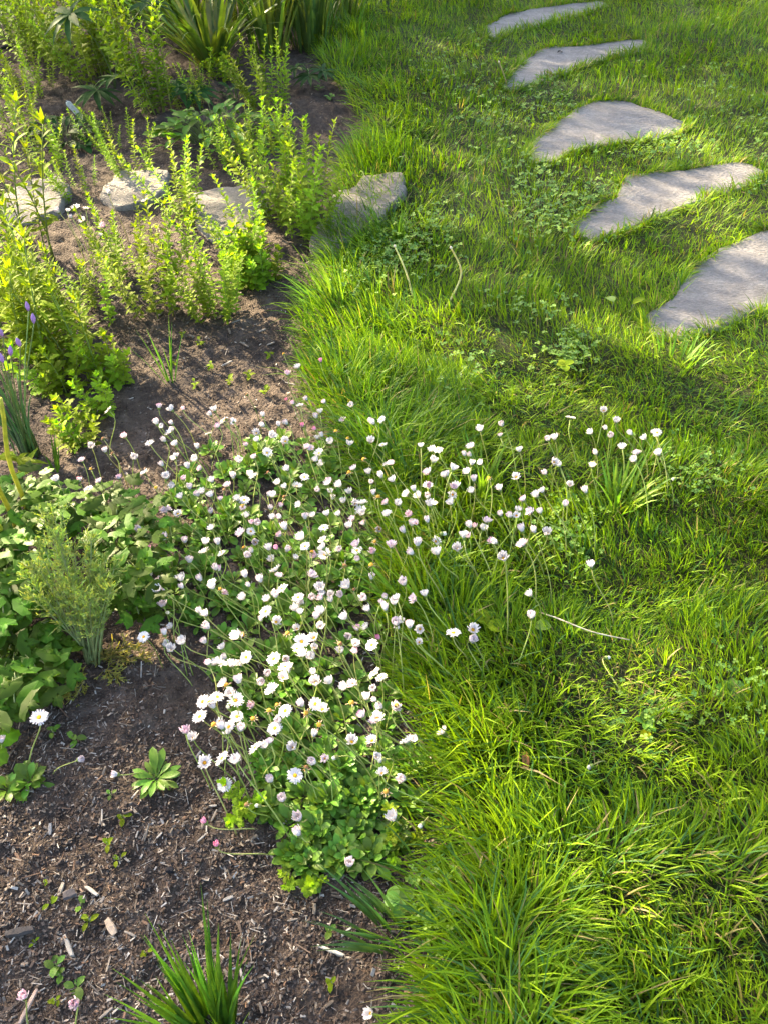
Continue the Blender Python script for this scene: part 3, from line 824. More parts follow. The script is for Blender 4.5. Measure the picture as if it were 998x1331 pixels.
FC = zl(200, 720, 3.327, [(205,115,'w'),(122,115,'w'),(125,148,'w'),(252,120,'o'),(258,150,'w'),(288,152,'s'),(398,100,'w'),(465,120,'w'),(415,140,'w'),(390,195,'w'),(540,100,'p'),(680,98,'p'),(555,152,'o'),(725,155,'w'),(690,195,'w'),(625,190,'o'),(640,215,'w'),(620,245,'w'),(722,258,'w'),(698,280,'w'),(832,280,'w'),(805,183,'w'),(840,145,'w'),(865,155,'s'),(915,195,'w'),(930,245,'w'),(25,157,'w'),(40,225,'p'),(65,255,'n'),(228,267,'w'),(238,320,'w'),(225,385,'w'),(128,387,'w'),(70,418,'w'),(48,350,'w'),(485,250,'o'),(465,290,'w'),(530,295,'w'),(365,360,'w'),(385,350,'s'),(580,345,'s'),(620,325,'w'),(722,320,'w'),(400,447,'o'),(375,475,'w'),(340,485,'h'),(275,475,'h'),(520,455,'o'),(490,525,'w'),(465,565,'w'),(515,590,'h'),(370,560,'w'),(308,565,'h'),(355,635,'h'),(275,620,'o'),(240,640,'o'),(213,640,'o'),(200,705,'o'),(260,740,'s'),(285,725,'o'),(325,750,'o'),(375,765,'w'),(360,705,'o'),(325,670,'n'),(570,680,'o'),(500,680,'s'),(430,715,'s'),(525,755,'o'),(545,765,'w'),(440,840,'o'),(490,830,'h'),(605,840,'w'),(360,900,'h'),(297,885,'o'),(220,905,'h'),(170,800,'h'),(730,675,'h'),(660,690,'s'),(715,740,'s'),(690,790,'w'),(697,905,'w'),(640,380,'h'),(620,410,'h'),(695,365,'h'),(640,440,'h'),(690,450,'w'),(570,490,'o'),(580,520,'h'),(560,540,'h'),(700,560,'w'),(765,560,'w'),(805,390,'s'),(812,425,'w'),(870,395,'h'),(943,395,'o'),(880,330,'p'),(920,320,'h'),(850,360,'w'),(975,367,'b'),(830,580,'w'),(855,645,'s'),(945,590,'w'),(920,632,'w'),(960,635,'w'),(955,515,'o'),(985,535,'o'),(905,705,'p'),(965,715,'h'),(985,665,'w'),(855,815,'w'),(945,810,'h'),(790,880,'n'),(990,890,'n'),(660,925,'s')])
FD = zl(220, 940, 2.626, [(430,180,'o'),(468,158,'s'),(350,200,'w'),(388,265,'w'),(445,328,'w'),(445,382,'w'),(612,487,'w'),(768,327,'w'),(862,345,'n'),(803,190,'w'),(937,35,'h'),(815,65,'h'),(840,60,'w'),(740,235,'s'),(265,280,'s'),(308,283,'n'),(125,340,'b'),(163,420,'b'),(190,210,'o')])
FL = zl(0, 400, 4.4375, [(625,590,'o'),(530,805,'w'),(610,832,'w'),(475,885,'p'),(525,930,'s'),(460,1000,'p'),(510,1045,'o'),(575,1005,'p'),(335,995,'w'),(650,840,'s'),(690,985,'p'),(595,755,'s')]) + [(163,568,'p'),(174,596,'w'),(74,625,'w'),(194,715,'b'),(183,688,'w'),(187,828,'o'),(208,767,'w')]
FE = [(417,470,'b'),(388,478,'h'),(374,487,'p'),(369,460,'s')]
FAR = zl(0, 200, 4.158, [(318,315,'w'),(367,312,'w'),(410,292,'h'),(465,297,'h'),(388,345,'w'),(450,362,'h'),(590,215,'w'),(562,392,'p'),(545,442,'h'),(785,255,'h')])

ZONE = {
 'A': ('in the back clump of the patch', (0.09, 0.15)),
 'B': ('in long grass beside the patch', (0.12, 0.18)),
 'C': ('in the leaning middle bunches', (0.10, 0.15)),
 'D': ('low beside the bare mulch', (0.06, 0.10)),
 'L': ('behind the columbine leaves', (0.10, 0.15)),
 'E': ('where tall grass meets bare earth', (0.14, 0.18)),
 'F': ('in the far bunch by pale rocks', (0.13, 0.18)),
}
KIND = {'w': ('cup', 'closed white cup shaped daisy'), 'h': ('half', 'half open white daisy with upturned petals'), 'o': ('open', 'fully open white daisy with a yellow centre'),
        'p': ('pink', 'pink tinged daisy'), 'b': ('bud', 'deep pink daisy bud'), 's': ('spent', 'spent daisy with a bare yellow centre'), 'n': ('nod', 'small nodding greenish daisy bud')}
SUNXY = Vector((SUN.x, SUN.y, 0)).normalized()

def daisy(head, root, kind, label, group, size=1.0, tilt=None, bow=1.0):
    """thing: stem, petals (> flower centre), calyx"""
    key, kl = KIND[kind]
    t = thing('daisy', root, label, 'daisy', group)
    hd = head - root
    ax = tilt if tilt is not None else Vector((0, 0, 1)) + SUNXY * abs(random.gauss(0.35, 0.3)) + Vector((random.gauss(-0.05, 0.28), random.gauss(-0.1, 0.28), 0))
    if kind == 'n': ax = Vector((random.choice((-1, 1)) * U(0.4, 1), U(-.4, .4), U(-0.9, -0.2)))
    ax.normalize()
    L = hd.length
    pe, ce, cx = random.choice(HEADS[key])
    neck = hd - ax * 0.005 * size
    pts = bez(Vector((0, 0, -0.012)), Vector((hd.x * 0.12 * bow, hd.y * 0.12, hd.z * 0.5)), neck - ax * L * 0.28, neck, 8)
    mb = MB()
    g0 = random.random()
    col = tuple(Vector((0.24, 0.32, 0.06)).lerp(Vector((0.42, 0.42, 0.14)), g0))
    tube(mb, pts, [0.0013 * size - 0.0004 * size * i / 8 for i in range(9)], 5, col)
    mb.obj('stem', M_STEM, t)
    q = ax.to_track_quat('Z', 'Y').to_matrix().to_4x4()
    Mt = tr(hd) @ q @ rz(U(0, 6.28)) @ sc(size)
    p = obj('petals', pe, t, Mt)
    obj('flower_centre', ce, p)
    obj('calyx', cx, p)
    return t

allf = []
for z, lst in (('A', FA), ('B', FB), ('C', FC), ('D', FD), ('L', FL), ('E', FE), ('F', FAR)):
    for (u, v, k) in lst: allf.append((u, v, k, z))
kept = []
THR = 6.0
while True:
    kept = []
    for f in allf:
        if all((f[0] - g_[0]) ** 2 + (f[1] - g_[1]) ** 2 > THR * THR for g_ in kept): kept.append(f)
    if len(kept) <= 286: break
    THR += 0.4
print('daisies', len(kept), 'thr', THR)
for (u, v, k, z) in kept:
    lo, hi = ZONE[z][1]
    h = U(lo, hi)
    x, y = G(u, v, h)
    if z == 'B': off_ = (random.gauss(0.035, 0.03), random.gauss(-0.03, 0.025))
    elif z == 'C': off_ = (abs(random.gauss(0.045, 0.03)), random.gauss(-0.02, 0.025))
    elif z == 'D': off_ = ((0.035, 0.015) if u < 330 else (0.01, 0.03))
    elif z == 'A' or z == 'L': off_ = (random.gauss(0.018, 0.03), random.gauss(-0.01, 0.03))
    else: off_ = (random.gauss(0.02, 0.02), random.gauss(0.0, 0.02))
    if z == 'C' and u < 290 and v < 900: off_ = (abs(random.gauss(0.09, 0.02)), U(-0.02, 0.02)); 
    if z == 'D' and k == 'b': h = 0.045; x, y = G(u, v, h); off_ = (0.085, 0.01)
    rx_, ry_ = x + off_[0], y + off_[1]
    rt = Vector((rx_, ry_, gh(rx_, ry_)))
    sz = U(1.0, 1.3) * (0.86 if k in 'wp' else 0.84)
    if v < 680: sz *= 0.9
    if v < 350: sz *= 1.25
    daisy(Vector((x, y, h)), rt, k, KIND[k][1] + ' ' + ZONE[z][0], KIND[k][1].replace('daisy', 'daisies') + ' ' + ZONE[z][0], sz)

# the blooms beyond the first three hundred: one object
rest = [f for f in allf if f not in kept]
for i in range(130):
    f = random.choice([q_ for q_ in kept if q_[3] in 'ABC'])
    rest.append((f[0] + random.gauss(0, 13), f[1] + random.gauss(0, 12), random.choice('wwwwhhppos'), f[3]))
mp, mc, mg = MB(), MB(), MB()
def dump(mb, me, M):
    at = me.color_attributes['Col'].data
    mb.add([M @ v.co for v in me.vertices], [tuple(p.vertices) for p in me.polygons], [tuple(at[i].color[:3]) for i in range(len(me.vertices))])
for (u, v, k, z) in rest:
    lo, hi = ZONE[z][1]; h = U(lo * 0.85, hi); x, y = G(u, v, h)
    rt = Vector((x + random.gauss(0.03, 0.03), y + random.gauss(-0.02, 0.03), 0)); rt.z = gh(rt.x, rt.y) - 0.01
    ax = (Vector((0, 0, 1)) + SUNXY * abs(random.gauss(0.4, 0.35)) + Vector((random.gauss(0, 0.35), random.gauss(-0.1, 0.35), 0))).normalized()
    pe, ce, cx = random.choice(HEADS[KIND[k][0]]); sz = U(0.65, 1.0)
    hd = Vector((x, y, h)); nk = hd - ax * 0.005
    tube(mg, bez(rt, rt.lerp(hd, 0.3) + Vector((0, 0, h * .25)), nk - ax * h * .3, nk, 6), 0.0011, 4, tuple(Vector((0.24, 0.32, 0.06)).lerp(Vector((0.42, 0.42, 0.14)), random.random())))
    M = tr(hd) @ ax.to_track_quat('Z', 'Y').to_matrix().to_4x4() @ rz(U(0, 6.28)) @ sc(sz)
    dump(mp, pe, M); dump(mc, ce, M); dump(mg, cx, M)
o = mp.obj('daisy_drift', M_PETAL); tag(o, 'countless smaller daisies filling in between the others', 'daisy', kind='stuff')
c_ = mc.obj('flower_centres', M_DISC, o); c_['kind'] = 'stuff'
c_ = mg.obj('flower_stems', M_STEM, o); c_['kind'] = 'stuff'

# single daisies that stand apart
def lone(u, v, h, rootpx, kind, label, size=1.0, tilt=None):
    x, y = G(u, v, h); r = ground_pt(*rootpx)
    daisy(Vector((x, y, h)), r, kind, label, None, size, tilt)
lone(654, 726, 0.20, (658, 845), 'w', 'white daisy on the tallest straight stem, rising out of the lawn', 1.1)
lone(690, 803, 0.12, (668, 880), 'w', 'white daisy cup beside the long dry straw', 1.05)
lone(690, 774, 0.12, (702, 815), 'w', 'round white daisy head above the start of the dry straw', 0.85)
lone(589, 823, 0.13, (612, 868), 'o', 'starry open daisy with narrow petals beside a pair of closed ones in the lawn', 1.1)
lone(614, 819, 0.13, (640, 890), 'h', 'upper bloom of a close pair of white daisies leaning over the lawn', 1.1)
lone(611, 832, 0.125, (636, 896), 'w', 'lower bloom of a close pair of white daisies leaning over the lawn', 1.05)
lone(788, 855, 0.05, (812, 905), 'n', 'tiny pale daisy bud drooping over a thin patch of lawn', 0.9, Vector((-0.7, 0, .5)))
lone(768, 996, 0.05, (790, 990), 'n', 'green drooping daisy bud in the short grass', 0.9)
lone(877, 622, 0.08, (885, 640), 'n', 'little closed daisy bud in the short lawn beside broad blades', 0.9)
lone(51, 933, 0.12, (38, 1006), 'o', 'lone flat open daisy on a tall stem above a rosette on bare mulch', 1.15, Vector((0.05, -0.05, 1)))
lone(102, 988, 0.06, (66, 1006), 'w', 'small closed daisy reaching sideways from the rosette on bare mulch', 0.75, Vector((0.7, 0, .5)))
lone(153, 1007, 0.04, (190, 1004), 'w', 'closed daisy bending out low from the spoon leaved rosette', 0.8, Vector((-0.9, 0, .3)))
lone(32, 1297, 0.05, (36, 1335), 'p', 'squat pink and white daisy beside a split twig on the mulch', 1.0, Vector((0, 0.1, 1)))
lone(99, 1305, 0.05, (97, 1345), 'p', 'pink streaked daisy opening beside the bottom grass tuft', 1.05, Vector((0, -0.2, 1)))
lone(482, 1318, 0.035, (497, 1325), 'w', 'lone white daisy at the thin grass edge above pale soil', 0.85, Vector((-0.5, -0.2, .8)))
lone(2, 965, 0.06, (6, 990), 'w', 'white daisy tucked behind the toothed leaf on bare mulch', 0.8)

# daisy leaf rosettes
def leaf_variants(kind, L, W, mat, n, curl=(0.3, 1.0), fold=(0.1, 0.4), segs=6):
    out = []
    for i in range(n):
        mb = MB()
        simple_leaf(mb, kind, L * U(.85, 1.15), W * U(.85, 1.15), U(*curl), 0.0, segs, fold=U(*fold))
        out.append(mb.mesh('leaf', mat))
    return out
SPOON = leaf_variants('spoon', 0.040, 0.0165, M_DAISYLEAF, 8)

def rosette(x, y, n, label, group, size=1.0, lift=(0.15, 1.2)):
    z = gh(x, y)
    t = thing('daisy_rosette', (x, y, z), label, 'daisy plant', group)
    a0 = U(0, 6.28)
    for i in range(n):
        f = i / n
        a = a0 + i * 2.399
        el = lift[0] + (lift[1] - lift[0]) * f + U(-.15, .15)
        s = size * U(0.7, 1.15) * (1 - 0.25 * f)
        M = tr(Vector((math.cos(a + PI / 2) * 0.004, math.sin(a + PI / 2) * 0.004, 0.002 + 0.010 * f))) @ rz(a) @ rx(el) @ ry(U(-.3, .3)) @ sc(s)
        obj('leaf', random.choice(SPOON), t, M)
    return t

MAT_POLY = np.array([(218, 640), (255, 590), (330, 565), (420, 560), (470, 600), (560, 660), (640, 690), (560, 760), (510, 800), (515, 900), (535, 1000), (548, 1080), (505, 1110), (430, 1120), (375, 1130), (345, 1070), (330, 980), (300, 890), (275, 850), (225, 790), (215, 710)], float)
spots = []
tries = 0
while len(spots) < 150 and tries < 12000:
    tries += 1
    u, v = U(205, 650), U(555, 1135)
    if not in_poly(np.array([u]), np.array([v]), MAT_POLY)[0]: continue
    x, y = G(u, v, 0.02)
    if u > 520 and random.random() < 0.5: continue
    if any((x - a) ** 2 + (y - b) ** 2 < 0.031 ** 2 for a, b in spots): continue
    spots.append((x, y))
k_ = 0
while k_ < 40:
    u, v = U(225, 500), U(600, 930)
    if not in_poly(np.array([u]), np.array([v]), MAT_POLY)[0]: continue
    x, y = G(u, v, 0.02); spots.append((x, y)); k_ += 1
k_ = 0
while k_ < 34:
    u, v = U(345, 545), U(985, 1125)
    if not in_poly(np.array([u]), np.array([v]), MAT_POLY)[0]: continue
    x, y = G(u, v, 0.02); spots.append((x, y)); k_ += 1
print('rosettes', len(spots))
for (x, y) in spots:
    u, v = PX(x, y, 0.02)
    back = v < 740
    zone = ('by the columbine' if u < 300 else 'against the long grass' if u > 450 else 'in the middle of the back clump') if back else ('beside the bare mulch' if (u < 340 or v > 1060) else 'against the long grass' if u > 470 else 'among the front stems')
    rosette(x, y, random.randint(16, 22), 'tuft of spoon shaped daisy leaves ' + zone + (' at the back' if back else ' at the front'),
            'daisy leaves ' + zone + (' at the back' if back else ' at the front'), U(0.70, 1.0), (0.2, 1.35))
NARROW = leaf_variants('spoon', 0.046, 0.0135, M_DAISYLEAF, 8, curl=(0.4, 1.2))
SPOON_, SPOON = SPOON, NARROW
p = ground_pt(205, 1016); rosette(p.x, p.y, 34, 'single fresh daisy rosette with long spoon leaves on bare mulch', None, 1.15, (0.0, 0.85))
SPOON = SPOON_
p = ground_pt(40, 1020); rosette(p.x, p.y, 26, 'daisy rosette on bare mulch below the tall lone daisy', None, 1.05, (0.15, 1.2))
p = ground_pt(12, 1030); rosette(p.x, p.y, 16, 'smaller daisy rosette crowding the one with the tall bloom', None, 0.9, (0.15, 1.2))

# ------------------------------------------------------------------ soft lobed plants (stems with small cut leaves)
def leafy_stem_variants(n, H, leafL, leafW, kind, mat, nleaf, stemcol, r0=0.0022, whorl=False, start=0.08, el=(0.2, 0.9), bend=0.06):
    out = []
    for i in range(n):
        h = H
        b = Vector((U(-bend, bend), U(-bend, bend), 0)) * (h / 0.3)
        pts = [Vector((b.x * t * t, b.y * t * t, h * t)) for t in [k / 8 for k in range(9)]]
        ms = MB(); tube(ms, pts, [r0 * (1 - 0.6 * k / 8) for k in range(9)], 5, stemcol)
        ml = MB(); a = U(0, 6.28)
        for k in range(nleaf):
            f = start + (1 - start) * (k + U(-.3, .3)) / nleaf; f = min(max(f, 0.02), 1)
            p = Vector((b.x * f * f, b.y * f * f, h * f))
            a += 2.399 + U(-.3, .3)
            s = U(0.7, 1.2) * (1.05 - 0.5 * max(0, f - 0.6) / 0.4) * (0.75 if f < 0.15 else 1)
            lift = el[0] + (el[1] - el[0]) * f + U(-.25, .25)
            M = tr(p) @ rz(a) @ rx(lift) @ ry(U(-.4, .4)) @ sc(s)
            tone = U(0.6, 1.25)
            simple_leaf(ml, kind, leafL, leafW, U(0.2, 0.9), 0.0, 8 if kind == 'lobed' else 5, M, (tone, tone, tone), U(.1, .4))
        for k in range(5):       # tip tuft
            M = tr(pts[-1]) @ rz(k * 1.26 + U(-.2, .2)) @ rx(U(0.7, 1.3)) @ sc(U(.5, .8))
            simple_leaf(ml, kind, leafL, leafW, 0.3, 0.0, 6, M, (1.15, 1.15, 0.95), 0.3)
        out.append((ms.mesh('stem', M_STEM), ml.mesh('stem_leaves', mat)))
    return out
MUM = leafy_stem_variants(8, 0.30, 0.030, 0.0145, 'lobed', M_MUM, 48, (0.26, 0.31, 0.06), r0=0.0019)
MUML = leafy_stem_variants(6, 0.16, 0.042, 0.028, 'lobed', M_MUM, 18, (0.20, 0.25, 0.06), start=0.02)
LANCE = leafy_stem_variants(7, 0.36, 0.060, 0.0125, 'lance', M_LANCE, 46, (0.20, 0.27, 0.06), r0=0.003, start=0.10, el=(0.1, 0.8))
LANCED = leafy_stem_variants(5, 0.40, 0.055, 0.014, 'lance', M_LANCE, 26, (0.16, 0.22, 0.05), r0=0.003, start=0.25, el=(0.2, 0.8))

def stem_plant(name, u, v, variants, n, spread, h, label, cat, group=None, lean=(0, 0), leaf_scale=1.0, base_h=0.30, out=0.34):
    p = ground_pt(u, v)
    t = thing(name, p, label, cat, group)
    for i in range(n):
        r = spread * math.sqrt(random.random()); a = U(0, 6.28)
        ox, oy = r * math.cos(a), r * math.sin(a)
        k = h / base_h * U(0.65, 1.15)
        ti = Vector((ox / max(spread, .01) * out + lean[0] + U(-.08, .08), oy / max(spread, .01) * out + lean[1] + U(-.08, .08), 1)).normalized()
        q = ti.to_track_quat('Z', 'Y').to_matrix().to_4x4()
        lz = gh(p.x + ox, p.y + oy) - p.z - 0.006
        M = tr(Vector((ox, oy, lz))) @ q @ rz(U(0, 6.28)) @ sc(k)
        ms, ml = random.choice(variants)
        s = obj('stem', ms, t, M)
        obj('stem_leaves', ml, s)
    return t
L_ = -0.10
mums = [
    (212, 148, MUM, 7, 0.07, 0.40, 'tall thin leafy plant with bare yellowish foot in front of the strap leaved clump'),
    (352, 142, MUM, 9, 0.07, 0.26, 'shaded bushy green plant beside the dark bare soil below the strap leaves'),
    (385, 292, MUM, 20, 0.13, 0.29, 'largest bushy yellow green plant, standing against the tan edging rock'),
    (338, 362, MUML, 14, 0.05, 0.13, 'low bright yellow green plant lit by the sun on bare brown soil'),
    (318, 345, MUM, 5, 0.05, 0.24, 'few upright pale stems rising behind the low bright plant'),
    (280, 408, MUM, 9, 0.06, 0.25, 'leafy plant with greyer lower leaves in front of the half hidden rock'),
    (205, 410, MUM, 5, 0.05, 0.28, 'open plant of a few slanting stems on bare soil before the white bunch'),
    (248, 286, MUM, 5, 0.06, 0.24, 'yellow green leafy plant between the two middle edging rocks'),
    (162, 362, MUM, 6, 0.06, 0.22, 'loose leafy plant just in front of the small white bunch'),
    (128, 410, MUM, 7, 0.07, 0.20, 'soft green plant at the foot of the narrow leaved stems'),
    (158, 492, MUML, 4, 0.03, 0.13, 'small leafy sprig alone on the mulch beside the narrow leaved plants'),
    (128, 545, MUML, 4, 0.03, 0.10, 'small cut leaved sprig on dark soil above the columbine'),
    (112, 580, MUML, 4, 0.03, 0.09, 'tiny cut leaved sprig touching the columbine leaves'),
    (175, 228, MUM, 6, 0.07, 0.18, 'leafy plant growing behind the pale grey rock'),
    (60, 215, MUM, 6, 0.08, 0.20, 'leafy plant behind the pitted end rock'),
    (20, 165, MUM, 7, 0.09, 0.24, 'leafy plant beside the black hose'),
    (130, 95, MUM, 18, 0.13, 0.40, 'yellow green bushy plant under the large palmate leaf'),
    (68, 70, MUM, 20, 0.16, 0.34, 'bright bushy plant beyond the dark soil by the hose'),
    (310, 215, MUM, 8, 0.09, 0.17, 'leafy plant merging with the oval leaved mass'),
    (35, 120, MUM, 10, 0.13, 0.20, 'leafy plant on the soil behind the dark low plant'),
    (150, 185, MUM, 8, 0.09, 0.15, 'short leafy plant between the white tag and the rocks'),
    (250, 140, MUM, 7, 0.08, 0.18, 'short leafy plant between the two taller ones before the strap leaves'),
    (100, 250, MUM, 7, 0.08, 0.16, 'short leafy plant in the gap between two pale rocks'),
    (290, 100, MUML, 7, 0.06, 0.11, 'low sprigs in the shade at the foot of the arching strap leaves'),
    (350, 190, MUM, 9, 0.09, 0.16, 'leafy sprigs behind the largest bushy plant'),
    (85, 505, MUML, 7, 0.05, 0.13, 'yellowing low plant at the foot of the narrow leaved stems'),
]
for (u, v, var, n, spd, h, lab) in mums:
    stem_plant('leafy_plant', u, v, var, int(n * 1.8 + 1), spd, h, lab, 'plant', None, (-0.12, 0.0), base_h=0.30 if var is MUM else 0.16)

for (u, v, n, h) in [(122, 488, 5, .30), (92, 470, 5, .32), (58, 480, 5, .34), (25, 470, 6, .34), (75, 430, 5, .33), (38, 415, 5, .33), (8, 420, 4, .34), (105, 430, 4, .28)]:
    stem_plant('narrow_leaved_plant', u, v, LANCE, n, 0.05, h, 'upright plant with dense narrow yellow green leaves beside the chives', 'plant', 'narrow leaved plants beside the chives', (-0.05, 0.02), base_h=0.36, out=0.15)
for (u, v, n, h) in [(62, 338, 4, .40), (25, 325, 4, .42), (5, 300, 3, .42)]:
    stem_plant('narrow_leaved_plant', u, v, LANCED, n, 0.05, h, 'taller greener stems with sparse narrow leaves rising before the pitted rock', 'plant', 'tall sparse stems before the pitted rock', (-0.05, 0.0), base_h=0.40, out=0.12)

# oval leaved mass behind the rocks, and low dark leaves further left
OVAL = leaf_variants('oval', 0.055, 0.027, M_DAISYLEAF, 6, curl=(0.2, 0.8))
OVALD = leaf_variants('oval', 0.050, 0.024, M_DARKLEAF, 5, curl=(0.2, 0.9))
def leaf_mound(name, u, v, variants, n, spread, h, label, size=1.0):
    p = ground_pt(u, v); t = thing(name, p, label, 'plant')
    mb = MB()
    for i in range(n):
        r = spread * math.sqrt(random.random()); a = U(0, 6.28)
        ox, oy = r * math.cos(a) * 1.25, r * math.sin(a)
        zz = h * (1 - (r / spread) ** 2) * U(.5, 1) + 0.012
        tube(mb, bez(Vector((ox * .45, oy * .45, -0.01)), Vector((ox * .5, oy * .5, zz * .5)), Vector((ox * .8, oy * .8, zz * .9)), Vector((ox, oy, zz)), 4), 0.0012, 4, (0.14, 0.2, 0.05))
        M = tr(Vector((ox, oy, zz))) @ rz(a - PI / 2 + U(-.6, .6)) @ rx(U(-0.2, 0.7)) @ ry(U(-.4, .4)) @ sc(size * U(.7, 1.2))
        obj('leaf', random.choice(variants), t, M)
    mb.obj('stems', M_STEM, t)
    return t
leaf_mound('oval_leaved_plant', 285, 185, OVAL, 170, 0.20, 0.13, 'mound of broad oval green leaves behind the leafy stems and rocks')
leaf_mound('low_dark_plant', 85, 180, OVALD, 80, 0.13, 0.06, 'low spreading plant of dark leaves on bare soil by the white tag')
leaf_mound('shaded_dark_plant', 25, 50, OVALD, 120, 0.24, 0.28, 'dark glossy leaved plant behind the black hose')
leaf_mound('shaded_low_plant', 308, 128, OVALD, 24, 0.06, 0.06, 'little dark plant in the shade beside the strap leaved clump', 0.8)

# ------------------------------------------------------------------ strap leaved clumps at the back (each blade a part)
def strap_clump(name, u, v, n, L, W, label, spread, cols, cat='plant', lean=(0, 0), group=None, droop=(0.3, 1.2), mat=None, fan=0.5, dz=0.0, segs=8, kind='strap', fold=0.35):
    p = ground_pt(u, v, dz); t = thing(name, p, label, cat, group)
    for i in range(n):
        a = U(0, 6.28); r = spread * math.sqrt(random.random())
        b = Vector((r * math.cos(a), r * math.sin(a), -0.008))
        d = Vector((math.cos(a) * fan * U(.3, 1.2) + lean[0] + U(-.1, .1), math.sin(a) * fan * U(.3, 1.2) + lean[1] + U(-.1, .1), 1)).normalized()
        ln = L * U(0.6, 1.1); dr = U(*droop)
        hz = Vector((d.x, d.y, 0)); hz = hz.normalized() if hz.length > 0.01 else Vector((1, 0, 0))
        th = math.acos(max(-1, min(1, d.z)))
        pts = [b]
        for k in range(segs):
            an = th + dr * ((k + .5) / segs) ** 2
            pts.append(pts[-1] + (hz * math.sin(an) + Vector((0, 0, 1)) * math.cos(an)) * (ln / segs))
        side = hz.cross(Vector((0, 0, 1))); side = (side + Vector((0, 0, U(-.4, .4)))).normalized()
        wd = W * U(.7, 1.2)
        mb = MB(); c = random.choice(cols); k_ = U(.8, 1.2); c = tuple(q_ * k_ for q_ in c)
        strap(mb, pts, [wd * leaf_profile(kind, j / segs) for j in range(segs + 1)], side, c, fold, tuple(q_ * U(.9, 1.25) for q_ in c))
        mb.obj('blade', mat or M_STRAP, t)
    return t
SC = [(0.12, 0.19, 0.028), (0.08, 0.15, 0.025), (0.16, 0.21, 0.045), (0.06, 0.12, 0.022)]
strap_clump('strap_leaved_clump', 275, 82, 80, 0.62, 0.018, 'big clump of long arching strap leaves with pale bases', 0.07, SC, fan=0.9, lean=(-0.1, 0))
strap_clump('strap_leaved_clump', 350, 66, 60, 0.60, 0.018, 'upright stand of pale strap leaves next to the big arching clump', 0.09, SC, fan=0.35)
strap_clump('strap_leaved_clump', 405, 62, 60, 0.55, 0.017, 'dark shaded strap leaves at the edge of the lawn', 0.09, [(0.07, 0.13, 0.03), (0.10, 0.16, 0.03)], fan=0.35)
strap_clump('strap_leaved_clump', 215, 40, 30, 0.55, 0.020, 'strap leaves behind the tall thin leafy plant', 0.10, SC, fan=0.5)
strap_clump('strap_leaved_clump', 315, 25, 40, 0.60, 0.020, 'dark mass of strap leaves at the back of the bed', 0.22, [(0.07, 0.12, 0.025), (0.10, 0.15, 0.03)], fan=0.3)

for (u, v, n, lab) in ((178, 18, 40, 'strap leaves at the rear beside the bushy plant'), (250, 48, 34, 'strap leaves filling in behind the big arching clump'), (385, 28, 40, 'rear stand of strap leaves near the lawn'), (438, 22, 34, 'last strap leaves before the shaded lawn'), (130, 10, 30, 'strap leaves at the rear behind the palmate leaf')):
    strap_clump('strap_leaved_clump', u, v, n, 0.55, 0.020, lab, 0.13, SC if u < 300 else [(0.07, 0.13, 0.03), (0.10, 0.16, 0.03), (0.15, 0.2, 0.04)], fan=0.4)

# lupin leaves (palmate): each leaf is a part with its leaflets
def palmate_mesh(n, R, mat, W=0.24):
    mb = MB()
    for i in range(n):
        a = -2.5 + 5.0 * i / (n - 1)
        M = rz(a) @ rx(U(-.25, .15))
        tone = U(.85, 1.15)
        simple_leaf(mb, 'lance', R * (1 - 0.12 * abs(a) / 2.5), R * W, U(.3, .7), 0.12, 6, M, (tone,) * 3, 0.45)
    return mb.mesh('palmate_leaf', mat)
def lupin(u, v, leaves, label):
    p = ground_pt(u, v); t = thing('lupin_plant', p, label, 'plant')
    for (lu, lv, h, R, yaw, pitch) in leaves:
        x, y = G(lu, lv, h)
        e = Vector((x, y, h)) - p
        mb = MB(); tube(mb, bez(Vector((0, 0, -.01)), Vector((e.x * .1, e.y * .1, e.z * .6)), e * .8 + Vector((0, 0, .03)), e, 7), 0.0022, 5, (0.14, 0.2, 0.06))
        mb.obj('leaf_stalk', M_STEM, t)
        obj('palmate_leaf', palmate_mesh(10, R, M_DARKLEAF), t, tr(e) @ rz(yaw) @ rx(pitch))
    return t
lupin(150, 112, [(92, 18, 0.36, 0.15, 2.2, -0.5), (125, 118, 0.07, 0.13, 2.6, -0.1), (190, 5, 0.34, 0.13, -1.2, -0.3), (150, 100, .14, .11, .4, -.1)], 'lupin with one big dark palmate leaf held over the yellow green bush')
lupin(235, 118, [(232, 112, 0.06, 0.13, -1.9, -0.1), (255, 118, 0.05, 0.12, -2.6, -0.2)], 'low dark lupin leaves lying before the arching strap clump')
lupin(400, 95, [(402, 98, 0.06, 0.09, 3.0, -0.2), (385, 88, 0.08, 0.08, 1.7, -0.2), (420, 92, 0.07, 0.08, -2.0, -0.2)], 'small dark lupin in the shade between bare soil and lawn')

# ------------------------------------------------------------------ columbine
def columbine_mesh(seed):
    rnd = random.Random(seed); mb = MB()
    for (a, off_) in ((0, 0.015), (1.95, 0.010), (-1.95, 0.010)):
        R = 0.033 * rnd.uniform(.9, 1.15)
        ol = [(0, 0.001)]
        for k in range(-20, 21):
            th = k / 20 * 1.22
            lob = 0.50 + 0.50 * abs(math.cos(PI * th / 0.87)) + 0.07 * math.cos(th * 21.6)
            rr = R * lob * (1 - 0.12 * abs(th))
            ol.append((rr * math.sin(th), rr * math.cos(th)))
        M = rz(a) @ tr(Vector((0, off_, 0))) @ rx(rnd.uniform(-.35, .05)) @ ry(rnd.uniform(-.25, .25))
        k_ = rnd.uniform(.85, 1.15)
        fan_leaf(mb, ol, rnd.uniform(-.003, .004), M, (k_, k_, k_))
    return mb.mesh('leaf', M_COLUMB)
COL = [columbine_mesh(200 + i) for i in range(7)]
